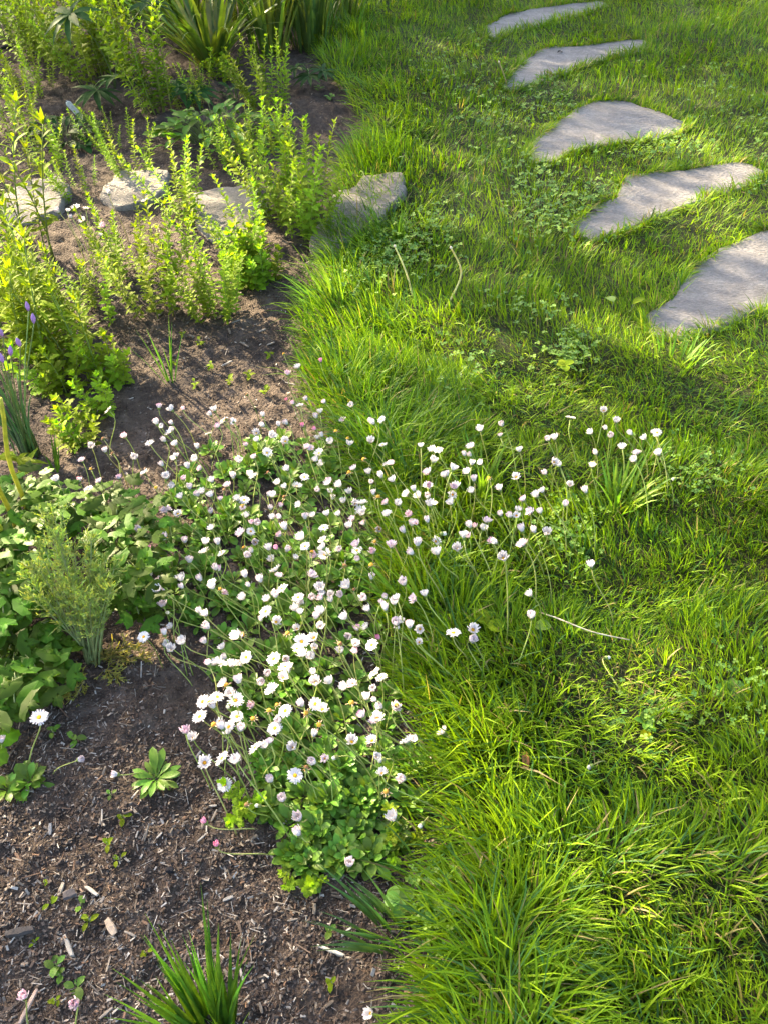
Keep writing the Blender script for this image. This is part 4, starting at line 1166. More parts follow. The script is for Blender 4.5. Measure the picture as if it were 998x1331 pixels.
def columbine(u, v, leaves, label, size=1.0):
    p = ground_pt(u, v); t = thing('columbine', p, label, 'plant')
    for (lu, lv, h) in leaves:
        x, y = G(lu, lv, h); e = Vector((x, y, max(h, gh(x, y) + 0.012))) - p
        mb = MB(); tube(mb, bez(Vector((0, 0, -.01)), Vector((e.x * .15, e.y * .15, e.z * .7)), e * .85 + Vector((0, 0, .012)), e, 6), 0.0013, 4, (0.16, 0.20, 0.07))
        mb.obj('leaf_stalk', M_STEM, t)
        a = math.atan2(e.y, e.x) - PI / 2 + U(-.7, .7)
        tv = Vector((U(-.35, .25), U(-.55, .15), 1)).normalized()
        M = tr(e) @ tv.to_track_quat('Z', 'Y').to_matrix().to_4x4() @ rz(a) @ sc(size * U(.75, 1.2))
        obj('leaf', random.choice(COL), t, M)
    return t
def scatter(poly, n, hlo, hhi, mind=16):
    poly = np.array(poly, float); out = []; k = 0
    lo = poly.min(0); hi = poly.max(0)
    while len(out) < n and k < 4000:
        k += 1
        u, v = U(lo[0], hi[0]), U(lo[1], hi[1])
        if in_poly(np.array([u]), np.array([v]), poly)[0] and all((u - a) ** 2 + (v - b) ** 2 > mind ** 2 for a, b, _ in out):
            out.append((u, v, U(hlo, hhi)))
    return out
columbine(165, 745, scatter([(75, 660), (110, 640), (160, 635), (210, 650), (218, 700), (212, 770), (180, 800), (140, 770), (120, 700)], 50, 0.06, 0.16, 13), 'columbine with rounded lobed leaves between the feathery plant and the daisies')
columbine(25, 850, scatter([(-40, 790), (20, 780), (60, 800), (85, 850), (75, 890), (45, 905), (0, 925), (-40, 930)], 46, 0.04, 0.12, 13), 'shaded columbine with dark lobed leaves below the feathery plant', 1.1)
columbine(12, 745, scatter([(-40, 680), (15, 690), (45, 720), (45, 780), (0, 800), (-40, 800)], 36, 0.08, 0.16, 13), 'columbine at the foot of the tall yellow stalks', 1.05)
columbine(60, 655, scatter([(0, 640), (40, 610), (90, 640), (100, 670), (50, 690), (10, 690)], 26, 0.08, 0.15, 13), 'columbine leaves crowding behind the feathery plant')

# toothed single leaf at the bed edge
def toothed(u, v, label):
    p = ground_pt(u, v); t = thing('strawberry_plant', p, label, 'plant')
    for (a, R) in ((0.2, 0.055), (1.5, 0.05), (-1.1, 0.05)):
        ol = []
        for k in range(24):
            th = 2 * PI * k / 24; rr = R * 0.5 * (1 + 0.10 * (k % 2)) * (0.8 + 0.2 * math.cos(th - PI / 2))
            ol.append((rr * math.cos(th) * .85, R * 0.5 + rr * math.sin(th)))
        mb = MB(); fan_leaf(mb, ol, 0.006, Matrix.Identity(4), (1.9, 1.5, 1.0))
        obj('leaf', mb.mesh('leaf', M_COLUMB), t, tr(Vector((0, 0, 0.045))) @ rz(a - 1.2) @ rx(-0.2))
        s = MB(); tube(s, [Vector((-.01, -.01, -0.02)), Vector((-0.004, -.004, .02)), Vector((0, 0, .045))], .0015, 4, (.15, .2, .06)); s.obj('leaf_stalk', M_STEM, t)
    return t
toothed(-8, 985, 'light green toothed leaf poking in over bare mulch below the columbine')

# feathery plant
def feathery(u, v, tops, label):
    p = ground_pt(u, v); t = thing('feathery_plant', p, label, 'plant')
    for (tu, tv, h, dry) in tops:
        x, y = G(tu, tv, h); e = Vector((x, y, h)) - p
        ms = MB(); b = Vector((U(-.012, .012), U(-.012, .012), -.008))
        pts = bez(b, b + Vector((e.x * .25, e.y * .25, e.z * .45)), e * .75 + Vector((0, 0, .01)), e, 10)
        cst = (0.24, 0.29, 0.11) if not dry else (0.36, 0.28, 0.14)
        tube(ms, pts, [0.0021 - 0.0014 * k / 10 for k in range(11)], 5, cst)
        s = ms.obj('stem', M_STEM, t)
        ml = MB()
        for k in range(4, 11):
            for j in range(4):
                base = pts[k] if k == 10 else pts[k].lerp(pts[k + 1], U(0, 1))
                tg = (pts[min(k + 1, 10)] - pts[k - 1]).normalized()
                d = (tg * U(.5, 1.1) + Vector((U(-1, 1), U(-1, 1), U(-.5, .7))) * 1.0).normalized()
                ln = U(.016, .036) * (1.1 - 0.3 * (k / 10))
                tip = base + d * ln
                cf_ = (1, 1, 1) if not dry else (1.15, 0.80, 0.75)
                tube(ml, [base, base + d * ln * .5, tip], [.0007, .0006, .0004], 3, cf_, False)
                for m_ in range(5):
                    f = U(.3, 1)
                    d2 = (d + Vector((U(-1, 1), U(-1, 1), U(-.6, .8))) * .8).normalized()
                    l2 = U(.005, .011)
                    q0 = base + d * ln * f
                    sv = d2.cross(Vector((U(-1, 1), U(-1, 1), U(-1, 1)))).normalized() * .0011
                    ml.add([q0 - sv, q0 + sv, q0 + d2 * l2 + sv * .6, q0 + d2 * l2 - sv * .6], [(0, 1, 2, 3)], tuple(c * U(.85, 1.15) for c in cf_))
        ml.obj('feathery_leaves', M_FEATHER, s)
    return t
tops = [(U(40, 95), U(665, 725), U(.20, .24), False) for i in range(10)] + [(U(35, 75), U(715, 780), U(.15, .20), False) for i in range(7)] + \
       [(U(80, 120), U(700, 790), U(.15, .20), False) for i in range(12)] + [(U(125, 155), U(730, 800), U(.15, .19), False) for i in range(9)] + \
       [(100, 905, .015, True), (140, 855, .03, True), (185, 855, .02, True), (175, 842, .035, True), (88, 900, .02, True), (150, 878, 0.02, True)]
feathery(122, 862, tops, 'feathery grey green plant fanning up from one foot on bare soil')

# tall yellow stalks
for (x0, y0, x1, y1, lab) in ((38, 690, -4, 518, 'longest smooth yellow green stalk slanting over the columbine'), (22, 700, -22, 560, 'middle smooth yellow green stalk beside the longest one'), (8, 715, -28, 610, 'shortest smooth yellow green stalk at the rim of the bed')):
    p = ground_pt(x0, y0); hx, hy = G(x1, y1, 0.42); e = Vector((hx, hy, 0.42)) - p
    t = MB(); tube(t, [Vector((0, 0, -.01))] + [e * (k / 8) + Vector((0.006 * math.sin(k), 0, 0)) for k in range(1, 9)], [0.0052 - 0.0012 * k / 8 for k in range(9)], 8, (0.46, 0.48, 0.05))
    o = t.obj('plant_stalk', M_STEM); o.location = p; tag(o, lab, 'stalk')

# chives with purple buds
def chives(u, v, tops, label):
    p = ground_pt(u, v); t = thing('chive_clump', p, label, 'plant')
    for i in range(34):
        a = U(0, 6.28); e = Vector((math.cos(a) * U(0, .10) - .03, math.sin(a) * U(0, .08), U(.16, .30)))
        b = Vector((math.cos(a) * U(0, .03), math.sin(a) * U(0, .03), -.01))
        mb = MB(); tube(mb, bez(b, b + Vector((0, 0, e.z * .5)), e * .8 + Vector((0, 0, .02)), e, 6), [.0022, .0022, .0022, .002, .0018, .0013, .0005], 5, tuple(c * U(.8, 1.2) for c in (0.11, 0.19, 0.06)))
        mb.obj('leaf', M_STEM, t)
    for (tu, tv) in tops:
        h = U(.30, .36); x, y = G(tu, tv, h); e = Vector((x, y, h)) - p
        mb = MB(); tube(mb, bez(Vector((0, 0, -.01)), Vector((e.x * .2, e.y * .2, e.z * .5)), e * .85, e, 7), .0013, 5, (.16, .24, .07)); s = mb.obj('flower_stem', M_STEM, t)
        mb = MB(); d = Vector((U(-.2, .2), U(-.2, .2), 1)).normalized()
        tube(mb, [e - d * .002, e + d * .004, e + d * .010, e + d * .016, e + d * .021], [.0015, .0045, .0052, .0035, .0006], 8, (0.42, 0.26, 0.55)); mb.obj('flower_bud', M_PETAL, s)
chives(38, 590, [(3, 436), (26, 449), (14, 461), (4, 470), (37, 403), (44, 419), (-8, 440)], 'chive clump of thin tubular leaves with small purple buds')

# small lance leaved sprig by the stalks
OLIVE = leaf_variants('lance', 0.06, 0.017, M_LANCE, 4)
p = ground_pt(34, 640); t = thing('lance_leaved_sprig', p, 'young sprig with spreading lance shaped leaves beside the yellow stalks', 'plant')
mb = MB(); tube(mb, [Vector((0, 0, -.01)), Vector((.005, 0, .06)), Vector((.012, 0, .12))], .002, 5, (.24, .22, .09)); mb.obj('stem', M_STEM, t)
for i in range(14):
    f = U(.35, 1); obj('leaf', random.choice(OLIVE), t, tr(Vector((.012 * f, 0, .12 * f))) @ rz(i * 2.4) @ rx(U(0.0, .7)) @ sc(U(.7, 1.15)))

# ------------------------------------------------------------------ grass tufts standing alone (each blade a part)
GC = [(0.055, 0.135, 0.018), (0.075, 0.165, 0.022), (0.045, 0.115, 0.022)]
GL = [(0.12, 0.22, 0.03), (0.09, 0.18, 0.025)]
strap_clump('grass_tuft', 278, 1350, 95, 0.215, 0.0066, 'dark green tuft of upright grass blades on the mulch, cut by the lower picture edge', 0.035, GC, 'grass tuft', (-0.12, 0.04), None, (0.0, 0.45), M_BLADE, 0.27, segs=7)
strap_clump('grass_tuft', 800, 660, 26, 0.15, 0.0075, 'broad bladed grass tuft around the daisies in the open lawn', 0.03, GL, 'grass tuft', (0.05, 0.1), None, (0.2, 0.9), M_BLADE, 0.6, segs=6)
strap_clump('grass_tuft', 545, 800, 14, 0.20, 0.009, 'few wide bright blades leaning through the middle of the daisies', 0.03, GL, 'grass tuft', (-0.5, 0.1), None, (0.1, 0.6), M_BLADE, 0.25, segs=6)
strap_clump('grass_tuft', 625, 640, 24, 0.15, 0.0065, 'bright grass tuft among the daisies at the back of the lawn side', 0.035, GL, 'grass tuft', (0.0, 0.1), None, (0.2, 0.8), M_BLADE, 0.5, segs=6)
strap_clump('grass_tuft', 430, 400, 34, 0.17, 0.006, 'sunlit tuft of long blades hanging over the soil near the two bent stalks', 0.05, GL, 'grass tuft', (-0.45, 0.05), None, (0.3, 1.0), M_BLADE, 0.4, segs=6)
strap_clump('grass_tuft', 875, 470, 34, 0.10, 0.006, 'sunlit broad bladed tuft just below the largest stepping stone', 0.07, GL, 'grass tuft', (0.0, 0.1), None, (0.2, 0.9), M_BLADE, 0.5, segs=5)
strap_clump('grass_tuft', 222, 498, 8, 0.17, 0.0045, 'sparse dark grass blades alone on the mulch above the daisies', 0.012, GC, 'grass tuft', (-0.1, 0.1), None, (0.0, 0.4), M_BLADE, 0.4, segs=5)
strap_clump('grass_tuft', 75, 612, 5, 0.12, 0.006, 'three or four grass blades on dark soil above the columbine', 0.01, GC, 'grass tuft', (0.1, 0), None, (0.0, 0.4), M_BLADE, 0.25, segs=5)
strap_clump('grass_tuft', 462, 205, 30, 0.13, 0.006, 'arching grass tuft spilling over soil above the tan edging rock', 0.05, GC + GL, 'grass tuft', (-0.4, 0), None, (0.4, 1.2), M_BLADE, 0.5, segs=6)
strap_clump('grass_tuft', 500, 310, 40, 0.12, 0.006, 'dense green tuft growing against the near side of the tan edging rock', 0.06, GC + GL, 'grass tuft', (-0.25, 0.1), None, (0.3, 1.1), M_BLADE, 0.5, segs=6)
strap_clump('grass_tuft', 505, 1215, 22, 0.14, 0.005, 'thin blue green blades hanging over the pale soil at the lawn edge', 0.03, [(0.055, 0.125, 0.04)], 'grass tuft', (-0.7, 0.15), None, (0.3, 1.0), M_BLADE, 0.4, segs=6)
strap_clump('grass_tuft', 455, 45, 40, 0.22, 0.006, 'shaded tuft of tall fine grass beside the dark strap leaves', 0.12, GC, 'grass tuft', (-0.1, 0), None, (0.4, 1.2), M_BLADE, 0.4, segs=6)

# ------------------------------------------------------------------ single things in the lawn
def stalk(name, pxs, label, col, r, cat='stalk', head=None):
    """thin stem through pixels given with their height"""
    p = ground_pt(*pxs[0][:2]); pts = [Vector((0, 0, -.008))]
    for (u, v, h) in pxs[1:]:
        x, y = G(u, v, h); pts.append(Vector((x, y, h)) - p)
    dense = []
    n = len(pts)
    for i in range(n - 1):
        p0, p1, p2, p3 = pts[max(i - 1, 0)], pts[i], pts[i + 1], pts[min(i + 2, n - 1)]
        for k in range(5):
            t = k / 5; dense.append(0.5 * ((2 * p1) + (p2 - p0) * t + (2 * p0 - 5 * p1 + 4 * p2 - p3) * t * t + (3 * p1 - p0 - 3 * p2 + p3) * t ** 3))
    dense.append(pts[-1])
    mb = MB(); tube(mb, dense, [r * (1.15 - 0.4 * i / len(dense)) * U(.93, 1.07) for i in range(len(dense))], 6, [tuple(c * U(.75, 1.1) for c in col) for i in range(len(dense) * 6)])
    if head:
        t = thing(name, p, label, cat); mb.obj('stem', M_STEM, t)
        hb = MB(); e = dense[-1]; d = (dense[-1] - dense[-3]).normalized()
        tube(hb, [e - d * .003, e, e + d * .003, e + d * .006], [.002, .0045, .004, .001], 8, head); hb.obj('seed_head', M_DISC, t)
        return t
    o = mb.obj(name, M_STEM); o.location = p
    return tag(o, label, cat)
stalk('dandelion_stalk', [(537, 388, 0), (528, 355, .07), (513, 320, .13)], 'straight pale dandelion stalk standing in sunlit grass', (0.58, 0.52, 0.18), 0.0029, head=(0.6, 0.52, 0.36))
stalk('dandelion_stalk', [(574, 405, 0), (590, 380, .05), (599, 352, .10), (586, 322, .15)], 'curved pale dandelion stalk standing in sunlit grass', (0.58, 0.52, 0.18), 0.0029, head=(0.6, 0.52, 0.36))
stalk('dandelion_stalk', [(660, 112, 0), (655, 98, .05), (648, 80, .10)], 'short pale dandelion stalk beside a stepping stone', (0.40, 0.34, 0.15), 0.003, head=(0.6, 0.52, 0.36))
stalk('dry_straw', [(690, 790, .03), (722, 803, .065), (768, 821, .07), (818, 832, .055)], 'long pale dry straw lying across the lawn', (0.50, 0.44, 0.34), 0.0013, 'straw')

def broad_leaf(u, v, h, L, W, yaw, pitch, mat, label, name='broad_leaf_weed', n=1, tone=(1, 1, 1)):
    x, y = G(u, v, h); t = thing(name, (x, y, gh(x, y)), label, 'weed')
    for i in range(n):
        mb = MB(); simple_leaf(mb, 'oval', L * U(.85, 1.1), W, 0.6, 0.0, 7, fold=0.25, col=tone)
        a = yaw + i * 2.4
        M = tr(Vector((0, 0, h - gh(x, y)))) @ rz(a) @ rx(pitch + U(-.15, .15) * (n > 1))
        obj('leaf', mb.mesh('leaf', mat), t, M)
        s = MB(); tube(s, [Vector((0, 0, -.01)), Vector((0, 0, (h - gh(x, y)) * .5)), Vector((0, 0, h - gh(x, y)))], .0013, 4, (.15, .2, .06)); s.obj('leaf_stalk', M_STEM, t)
    return t
broad_leaf(640, 800, .05, 0.055, 0.030, 1.5, .05, M_DAISYLEAF, 'grey green oval leaf flat in the grass behind the close pair of daisies')
broad_leaf(632, 812, .055, 0.040, 0.032, -1.9, .3, M_LANCE, 'bright yellow green notched leaf below the grey oval leaf', n=2)
broad_leaf(694, 815, .05, 0.030, 0.026, -1.6, .4, M_DAISYLEAF, 'rounded green leaf right behind the daisy cup by the straw')
broad_leaf(797, 392, .05, 0.040, 0.030, .3, .1, M_DAISYLEAF, 'grey green round leaf beside the tip of the largest stepping stone')
broad_leaf(822, 395, .05, 0.055, 0.022, -0.9, .3, M_LANCE, 'pointed green leaf at the tip of the largest stepping stone')
broad_leaf(838, 940, .04, 0.024, 0.011, .4, .6, M_DAISYLEAF, 'small lawn weed with a few upright pale leaves in the thin grass', n=6)
broad_leaf(842, 950, .045, 0.022, 0.018, 2.5, .2, M_LANCE, 'round yellow leaf in the thin grass', tone=(1.5, 1.2, 0.6))
broad_leaf(850, 985, .03, 0.03, 0.022, .9, .1, M_DARKLEAF, 'dark round leaf in the short lawn')
broad_leaf(950, 900, .03, 0.028, 0.018, .2, .4, M_DAISYLEAF, 'low rosette of round leaves in the open lawn', n=9)
broad_leaf(935, 970, .03, 0.025, 0.016, .2, .3, M_DAISYLEAF, 'tiny rosette of pale leaves in the open lawn', n=6)
broad_leaf(520, 1170, .03, 0.028, 0.024, .6, .1, M_DAISYLEAF, 'rounded pale green weed leaves on soil at the lawn edge', n=5)
broad_leaf(735, 475, .05, 0.03, 0.02, .6, .4, M_LANCE, 'yellow green weed leaves in the shaded lawn', n=4)
# dry curled leaf
x, y = G(683, 1000, .06); mb = MB(); simple_leaf(mb, 'oval', .04, .012, 2.2, 1.3, 7, col=(0.30, 0.13, 0.05), fold=.7); o = mb.obj('dry_leaf', M_CHIP); o.location = (x, y, gh(x, y) + .03); tag(o, 'curled brown dry leaf caught in sunlit grass', 'leaf')
# scraps on the slabs
for (u, v, lab) in ((776, 277, 'dark leaf scrap lying on the long slanting stepping stone'), (724, 69, 'dark speck of dirt on the narrow stepping stone')):
    x, y = G(u, v, STONE_Z); mb = MB(); simple_leaf(mb, 'oval', .03, .016, 1.2, .5, 6, col=(0.03, 0.025, 0.02), fold=.5); o = mb.obj('leaf_scrap', M_CHIP); o.location = (x, y, STONE_Z + .004); o.rotation_euler = (0, 0, U(0, 6)); tag(o, lab, 'leaf scrap')

# ------------------------------------------------------------------ single things on the bed
def chip_mesh(L, W, T, col, seed):
    rnd = random.Random(seed); mb = MB(); verts = []; faces = []; n = 5; m = 6
    for i in range(n):
        f = i / (n - 1) - .5; k = 1 - 0.25 * abs(f * 2) ** 2
        for j in range(m):
            a = 2 * PI * j / m
            verts.append((f * L + rnd.uniform(-.06, .06) * L * (i in (0, n - 1)), math.copysign(abs(math.cos(a)) ** .6, math.cos(a)) * W / 2 * k * rnd.uniform(.8, 1.1), math.copysign(abs(math.sin(a)) ** .6, math.sin(a)) * T / 2 * k * rnd.uniform(.8, 1.1)))
    for i in range(n - 1):
        for j in range(m): faces.append((i * m + j, i * m + (j + 1) % m, (i + 1) * m + (j + 1) % m, (i + 1) * m + j))
    faces.append(tuple(range(m))[::-1]); faces.append(tuple((n - 1) * m + j for j in range(m)))
    mb.add(verts, faces, col)
    return mb.mesh('wood_chip', M_CHIP, False)
def chip(u, v, L, W, T, yaw, col, label, group=None, name='wood_chip', cat='wood chip', seed=1):
    p = ground_pt(u, v); o = obj(name, chip_mesh(L, W, T, col, seed)); o.location = p + Vector((0, 0, T * .45 + .003)); o.rotation_euler = (U(-.15, .15), U(-.12, .12), yaw)
    return tag(o, label, cat, group)
chip(145, 1207, .026, .012, .006, -0.9, (.38, .29, .21), 'chunky pale tan wood chip near the bottom grass tuft', seed=2)
chip(92, 1165, .018, .016, .008, .4, (.075, .065, .065), 'dark six sided bark scrap between two pale slivers on the mulch', seed=3)
chip(80, 1158, .020, .007, .004, 1.5, (.27, .23, .18), 'upright pale sliver touching the dark bark scrap', seed=4)
chip(120, 1160, .024, .006, .005, -.55, (.40, .35, .29), 'cut pale stick end beyond the dark bark scrap', seed=5)
chip(28, 1215, .040, .014, .012, .15, (.045, .04, .038), 'long blackened piece of bark at the rim of the mulch', seed=6)
chip(90, 1232, .034, .008, .005, -1.0, (.30, .27, .23), 'split grey twig lying on the mulch', seed=7)
chip(222, 1134, .012, .011, .010, 0, (.012, .012, .016), 'small glossy black pebble on the mulch', None, 'pebble', 'pebble', 8)
chip(38, 1312, .045, .007, .006, 1.25, (.30, .22, .18), 'split twig beside the squat pink daisy', seed=9)
chip(430, 1237, .042, .006, .005, -.35, (.42, .38, .31), 'long pale splinter on the grey soil near the lawn edge', seed=10)
chip(448, 1215, .030, .005, .004, .7, (.40, .37, .31), 'thin pale splinter crossing towards the lawn edge', seed=11)
for i in range(40):
    u, v = U(5, 500), U(960, 1325)
    if v < 960 and u > 200: continue
    x, y = G(u, v)
    if lawn_s(x, y) > -0.03 or (300 < u < 545 and v < 1130) or (170 < u < 245 and 980 < v < 1035) or (u < 75 and 985 < v < 1045): continue
    chip(u, v, U(.012, .022), U(.003, .006), U(.002, .004), U(0, 3.1), random.choice(pale), 'pale sliver of wood lying loose on the near mulch', 'loose wood slivers on the near mulch', seed=100 + i)
for i in range(16):
    u, v = U(190, 370), U(400, 520)
    chip(u, v, U(.02, .035), U(.005, .008), U(.003, .005), U(0, 3.1), random.choice(pale), 'pale sliver of wood on the mulch above the daisies', 'loose wood slivers above the daisies', seed=200 + i)

# seedlings
SEED = leaf_variants('oval', 0.014, 0.008, M_LANCE, 4, segs=4)
SEEDD = leaf_variants('oval', 0.016, 0.010, M_DAISYLEAF, 4, segs=4)
for (u, v, n, s, dk) in [(142, 1102, 4, 1.0, 0), (156, 1119, 3, .8, 0), (68, 1176, 3, 1.0, 0), (107, 1178, 2, .8, 1), (118, 1200, 4, 1.2, 0), (77, 1260, 5, 1.0, 1), (80, 1272, 4, .9, 1), (102, 1285, 5, 1.1, 1), (48, 1228, 3, .6, 0), (160, 1066, 4, 1.0, 0), (145, 1036, 3, .7, 1), (98, 965, 6, 1.0, 1), (70, 955, 4, .9, 1),
                         (75, 1306, 4, .7, 0), (428, 1213, 3, .9, 1), (432, 1282, 4, .9, 0), (190, 1242, 3, .7, 0), (260, 450, 6, 1.1, 0), (275, 480, 6, 1.2, 0), (300, 500, 6, 1.2, 0), (325, 495, 6, 1.3, 0), (345, 515, 6, 1.2, 0), (240, 440, 5, 1.0, 0), (352, 465, 5, 1.2, 0), (255, 505, 6, 1.2, 0), (228, 475, 4, 1.0, 0), (415, 120, 6, 1.6, 1), (430, 130, 6, 1.6, 1), (455, 120, 6, 1.6, 1), (60, 1150, 3, .6, 0)]:
    p = ground_pt(u, v)
    far = v < 600
    t = thing('seedling', p, 'tiny green weed seedling ' + ('on the bare soil beyond the daisies' if far else 'sprouting from the near mulch'), 'seedling', 'seedlings beyond the daisies' if far else 'seedlings on the near mulch')
    for i in range(n):
        M = tr(Vector((U(-.004, .004), U(-.004, .004), .004 + .003 * i))) @ rz(i * 2.4 + U(0, 1)) @ rx(U(.1, .8)) @ sc(s * U(.8, 1.2))
        obj('leaf', random.choice(SEEDD if dk else SEED), t, M)
    st = MB(); tube(st, [Vector((0, 0, -.006)), Vector((0, 0, .006)), Vector((0, 0, .006 + .003 * n))], .0008, 4, (.2, .25, .08)); st.obj('stem', M_STEM, t)

# cut leaved sprigs under the front daisies
for (u, v, h, lab) in [(395, 1140, .06, 'grey green cut leaved sprig drooping over mulch at the front of the daisies'), (330, 1050, .08, 'light green cut leaved sprig at the mulch side of the front daisies'), (520, 1100, .07, 'cut leaved sprig between the front daisies and the lawn')]:
    stem_plant('leafy_sprig', u, v, MUML, 4, 0.02, h, lab, 'plant', None, (-0.1, -0.3), base_h=0.16, out=0.6)

# plant tag and hose at the back
p = ground_pt(104, 150); mb = MB()
mb.add([(-.011, -.001, -.03), (.011, -.001, -.03), (.011, .001, -.03), (-.011, .001, -.03), (-.011, -.001, .085), (.011, -.001, .085), (.011, .001, .085), (-.011, .001, .085), (-.006, -.001, .095), (.006, -.001, .095), (.006, .001, .095), (-.006, .001, .095)],
       [(0, 1, 5, 4), (1, 2, 6, 5), (2, 3, 7, 6), (3, 0, 4, 7), (4, 5, 9, 8), (5, 6, 10, 9), (6, 7, 11, 10), (7, 4, 8, 11), (8, 9, 10, 11), (3, 2, 1, 0)], (0.75, 0.75, 0.70))
o = mb.obj('plant_tag', M_CHIP, smooth=False); o.location = p; o.rotation_euler = (0.5, -0.45, 0.3); tag(o, 'white plastic plant tag leaning in the soil by the dark low plant', 'plant tag')
p = ground_pt(-40, 80); mb = MB()
pts = [ground_pt(*q_, .008) - p for q_ in ((-140, 98), (-80, 88), (-40, 78), (0, 67), (22, 60), (40, 50), (50, 36), (45, 20))]
tube(mb, pts, 0.0105, 10, (0.015, 0.015, 0.017)); o = mb.obj('garden_hose', M_CHIP); o.location = p; tag(o, 'black garden hose lying on the soil at the back of the bed', 'hose')

# ------------------------------------------------------------------ unseen trees beyond the bed, crowns shaped to place the sun patches
LIT = [  # where gaps are left in the crowns for sunlight, in pixels: centre, radii, strength, slant, height it lights
    (230, 270, 260, 150, 1.0, 0, .20), (60, 360, 150, 170, 1.0, 0, .22), (230, 330, 230, 130, 1.0, 0, 0), (20, 580, 80, 110, 1.0, 0, .2), (95, 730, 65, 80, 1.0, 0, .12), (175, 868, 50, 26, 1.0, 0, 0),
    (330, 600, 170, 60, .8, 0, .12), (400, 850, 95, 60, 1.0, 0, .12), (300, 800, 90, 60, .6, 0, .1), (420, 950, 130, 80, .95, 0, .08), (450, 680, 130, 60, .75, 0, .12),
    (600, 600, 120, 60, .8, 0, .14), (690, 730, 70, 100, .75, 0, .14), (790, 600, 90, 70, .9, 0, .14), (350, 480, 60, 40, .6, 0, .1),
    (430, 375, 85, 45, 1.0, 0, .06), (560, 410, 130, 42, 1.0, .1, .03), (690, 440, 60, 16, .8, 0, .03), (860, 450, 190, 58, 1.0, 0, .04),
    (590, 970, 85, 65, 1.0, .7, .05), (690, 1060, 110, 65, 1.0, .7, .05), (800, 1150, 120, 55, 1.0, .3, .04), (930, 1160, 100, 34, .7, 0, .03), (600, 1130, 60, 50, .6, .6, .06),
    (940, 800, 140, 150, .75, 0, .03), (950, 610, 110, 110, .8, 0, .03), (980, 1000, 80, 80, .4, 0, .03), (900, 1260, 80, 40, .45, 0, .03),
    (900, 55, 170, 55, .95, 0, .03), (890, 180, 44, 20, 1.0, 0, .03), (905, 268, 80, 17, 1.0, 0, .02), (900, 320, 110, 22, .55, 0, .03), (720, 10, 110, 18, .6, 0, .03), (460, 265, 50, 30, 1.0, 0, .04), (590, 270, 45, 45, .5, 0, .03)]
def lit_at(x, y):
    t = np.zeros(np.shape(x)); cache = {}
    for (a, b, ra, rb, k, sl, h) in LIT:
        if h not in cache:
            q = h / SUN.z; cache[h] = PX(x + SUN.x * q, y + SUN.y * q, h)
        u, v = cache[h]
        du = u - a; dv = v - b
        if sl:
            c, s_ = math.cos(sl), math.sin(sl); du, dv = du * c + dv * s_, -du * s_ + dv * c
        t = np.maximum(t, np.clip(k * 1.3 * np.exp(-0.8 * ((du / ra) ** 2 + (dv / rb) ** 2) ** 1.5), 0, 1) * min(1, k + .05))
    return t
TREES = [(-4.2, 6.4), (-2.6, 8.2), (-6.0, 4.6), (-0.8, 9.6), (-7.4, 2.6)]
N0 = 43000
tx = RNG.uniform(-2.6, 3.2, N0); ty = RNG.uniform(-0.6, 7.0, N0); hh = RNG.uniform(1.9, 4.2, N0)
keep = RNG.random(N0) > lit_at(tx, ty)  # leaves dropped wherever sunlight is wanted below
clump = fbm(tx * 2.2 + hh, ty * 2.2, 301, 2)
keep &= RNG.random(N0) < np.clip(0.55 + 1.2 * (clump - 0.4), 0.2, 1)
tx, ty, hh = tx[keep], ty[keep], hh[keep]
k_ = hh / SUN.z
LP = np.stack([tx + SUN.x * k_, ty + SUN.y * k_, hh], 1)
own = np.argmin(np.stack([np.hypot(LP[:, 0] - a, LP[:, 1] - b) for a, b in TREES], 1), 1)
print('tree leaves', len(LP))
tree_labels = ['small leafy tree behind the flower bed casting dappled shade', 'leafy tree beyond the strap leaves casting shade on the lawn', 'leafy tree to the sunny side of the bed', 'leafy tree far beyond the stepping path', 'leafy tree at the outer end of the row beside the bed']
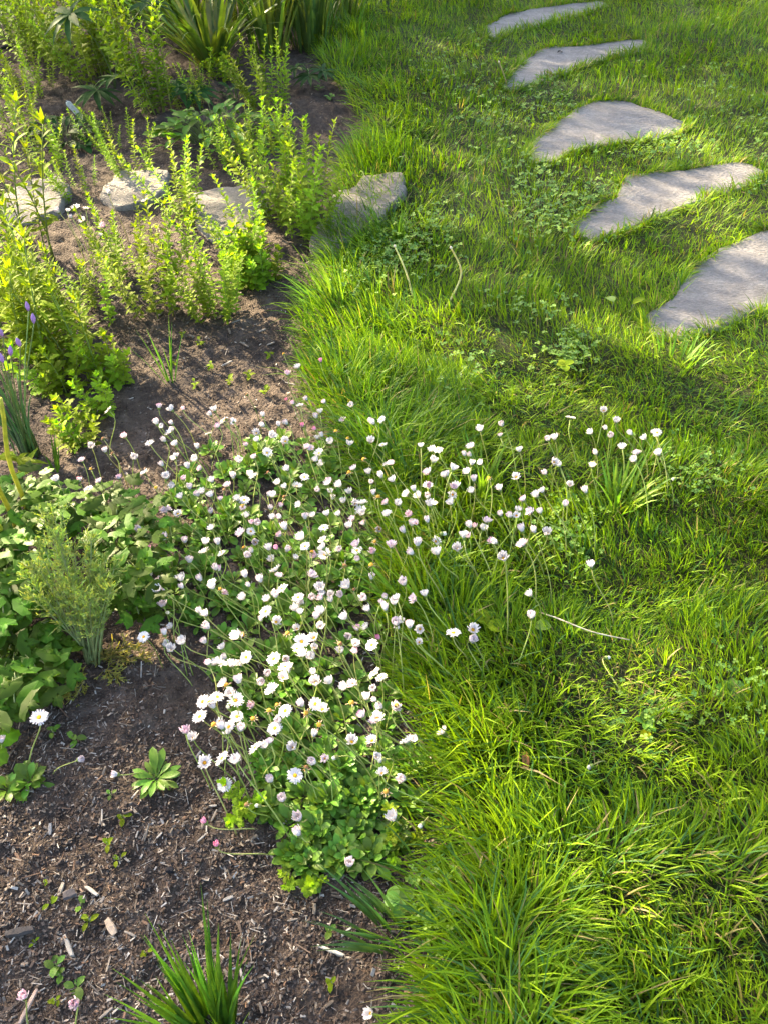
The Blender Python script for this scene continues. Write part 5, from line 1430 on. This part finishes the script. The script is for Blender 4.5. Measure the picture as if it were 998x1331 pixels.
for i, (a, b) in enumerate(TREES):
    sel = LP[own == i]
    if len(sel) == 0: continue
    zb = -0.09
    t = thing('garden_tree', (a, b, zb), tree_labels[i], 'tree', 'trees on the sunny side')
    mb = MB()
    tube(mb, [Vector((0, 0, -.1)), Vector((.03, .02, .8)), Vector((-.03, .05, 1.7)), Vector((.04, 0, 2.6)), Vector((0, 0, 3.6))], [.11, .09, .075, .055, .02], 9)
    for k in range(12):
        e = Vector(sel[RNG.integers(0, len(sel))]) - Vector((a, b, zb)); s0 = Vector((0, 0, U(1.2, 2.6)))
        tube(mb, [s0, s0.lerp(e, .5) + Vector((0, 0, .1)), e], [.035, .02, .006], 6)
    mb.obj('trunk', M_BARK, t)
    n = len(sel); Ls = RNG.uniform(.065, .11, n); d = RNG.normal(0, 1, (n, 3)); d /= np.linalg.norm(d, axis=1)[:, None]
    e2 = np.cross(d, RNG.normal(0, 1, (n, 3))); e2 /= np.linalg.norm(e2, axis=1)[:, None]
    cen = sel - np.array([a, b, zb])
    Vt = np.stack([cen - d * Ls[:, None] * .5, cen + e2 * Ls[:, None] * .32, cen + d * Ls[:, None] * .5, cen - e2 * Ls[:, None] * .32], 1)
    qd = (np.arange(n) * 4)[:, None] + np.arange(4)[None]
    cr = obj('crown', quad_tri_mesh('crown', Vt.reshape(-1, 3), qd, [], M_TREELEAF, np.ones((n * 4, 3)), smooth=False), t)

# shrub added out of view behind the strap leaves, darkens the far lawn edge
t = thing('garden_shrub', (-0.75, 6.75, -0.09), 'dense dark shrub behind the strap leaves, shading the lawn', 'shrub')
mb = MB()
for k in range(9):
    a = k * 0.7; tube(mb, [Vector((0, 0, -.05)), Vector((math.cos(a) * .25, math.sin(a) * .2, .6)), Vector((math.cos(a) * .6, math.sin(a) * .4, 1.3))], [.03, .02, .008], 6)
mb.obj('trunk', M_BARK, t)
n = 9000
d3 = RNG.normal(0, 1, (n, 3)); d3 /= np.linalg.norm(d3, axis=1)[:, None]
cen = d3 * (RNG.random(n) ** 0.45)[:, None] * np.array([1.15, 0.75, 0.95]) * (0.8 + 0.3 * fbm(d3[:, 0] * 3 + 5, d3[:, 2] * 3, 7))[:, None] + np.array([0, 0, 1.05])
cen = cen[cen[:, 2] > 0.15]; n = len(cen)
d = RNG.normal(0, 1, (n, 3)); d /= np.linalg.norm(d, axis=1)[:, None]
e2 = np.cross(d, RNG.normal(0, 1, (n, 3))); e2 /= np.linalg.norm(e2, axis=1)[:, None]
Ls = RNG.uniform(.05, .09, n)
Vt = np.stack([cen - d * Ls[:, None] * .5, cen + e2 * Ls[:, None] * .32, cen + d * Ls[:, None] * .5, cen - e2 * Ls[:, None] * .32], 1)
obj('crown', quad_tri_mesh('crown', Vt.reshape(-1, 3), (np.arange(n) * 4)[:, None] + np.arange(4)[None], [], M_TREELEAF, np.ones((n * 4, 3)), smooth=False), t)
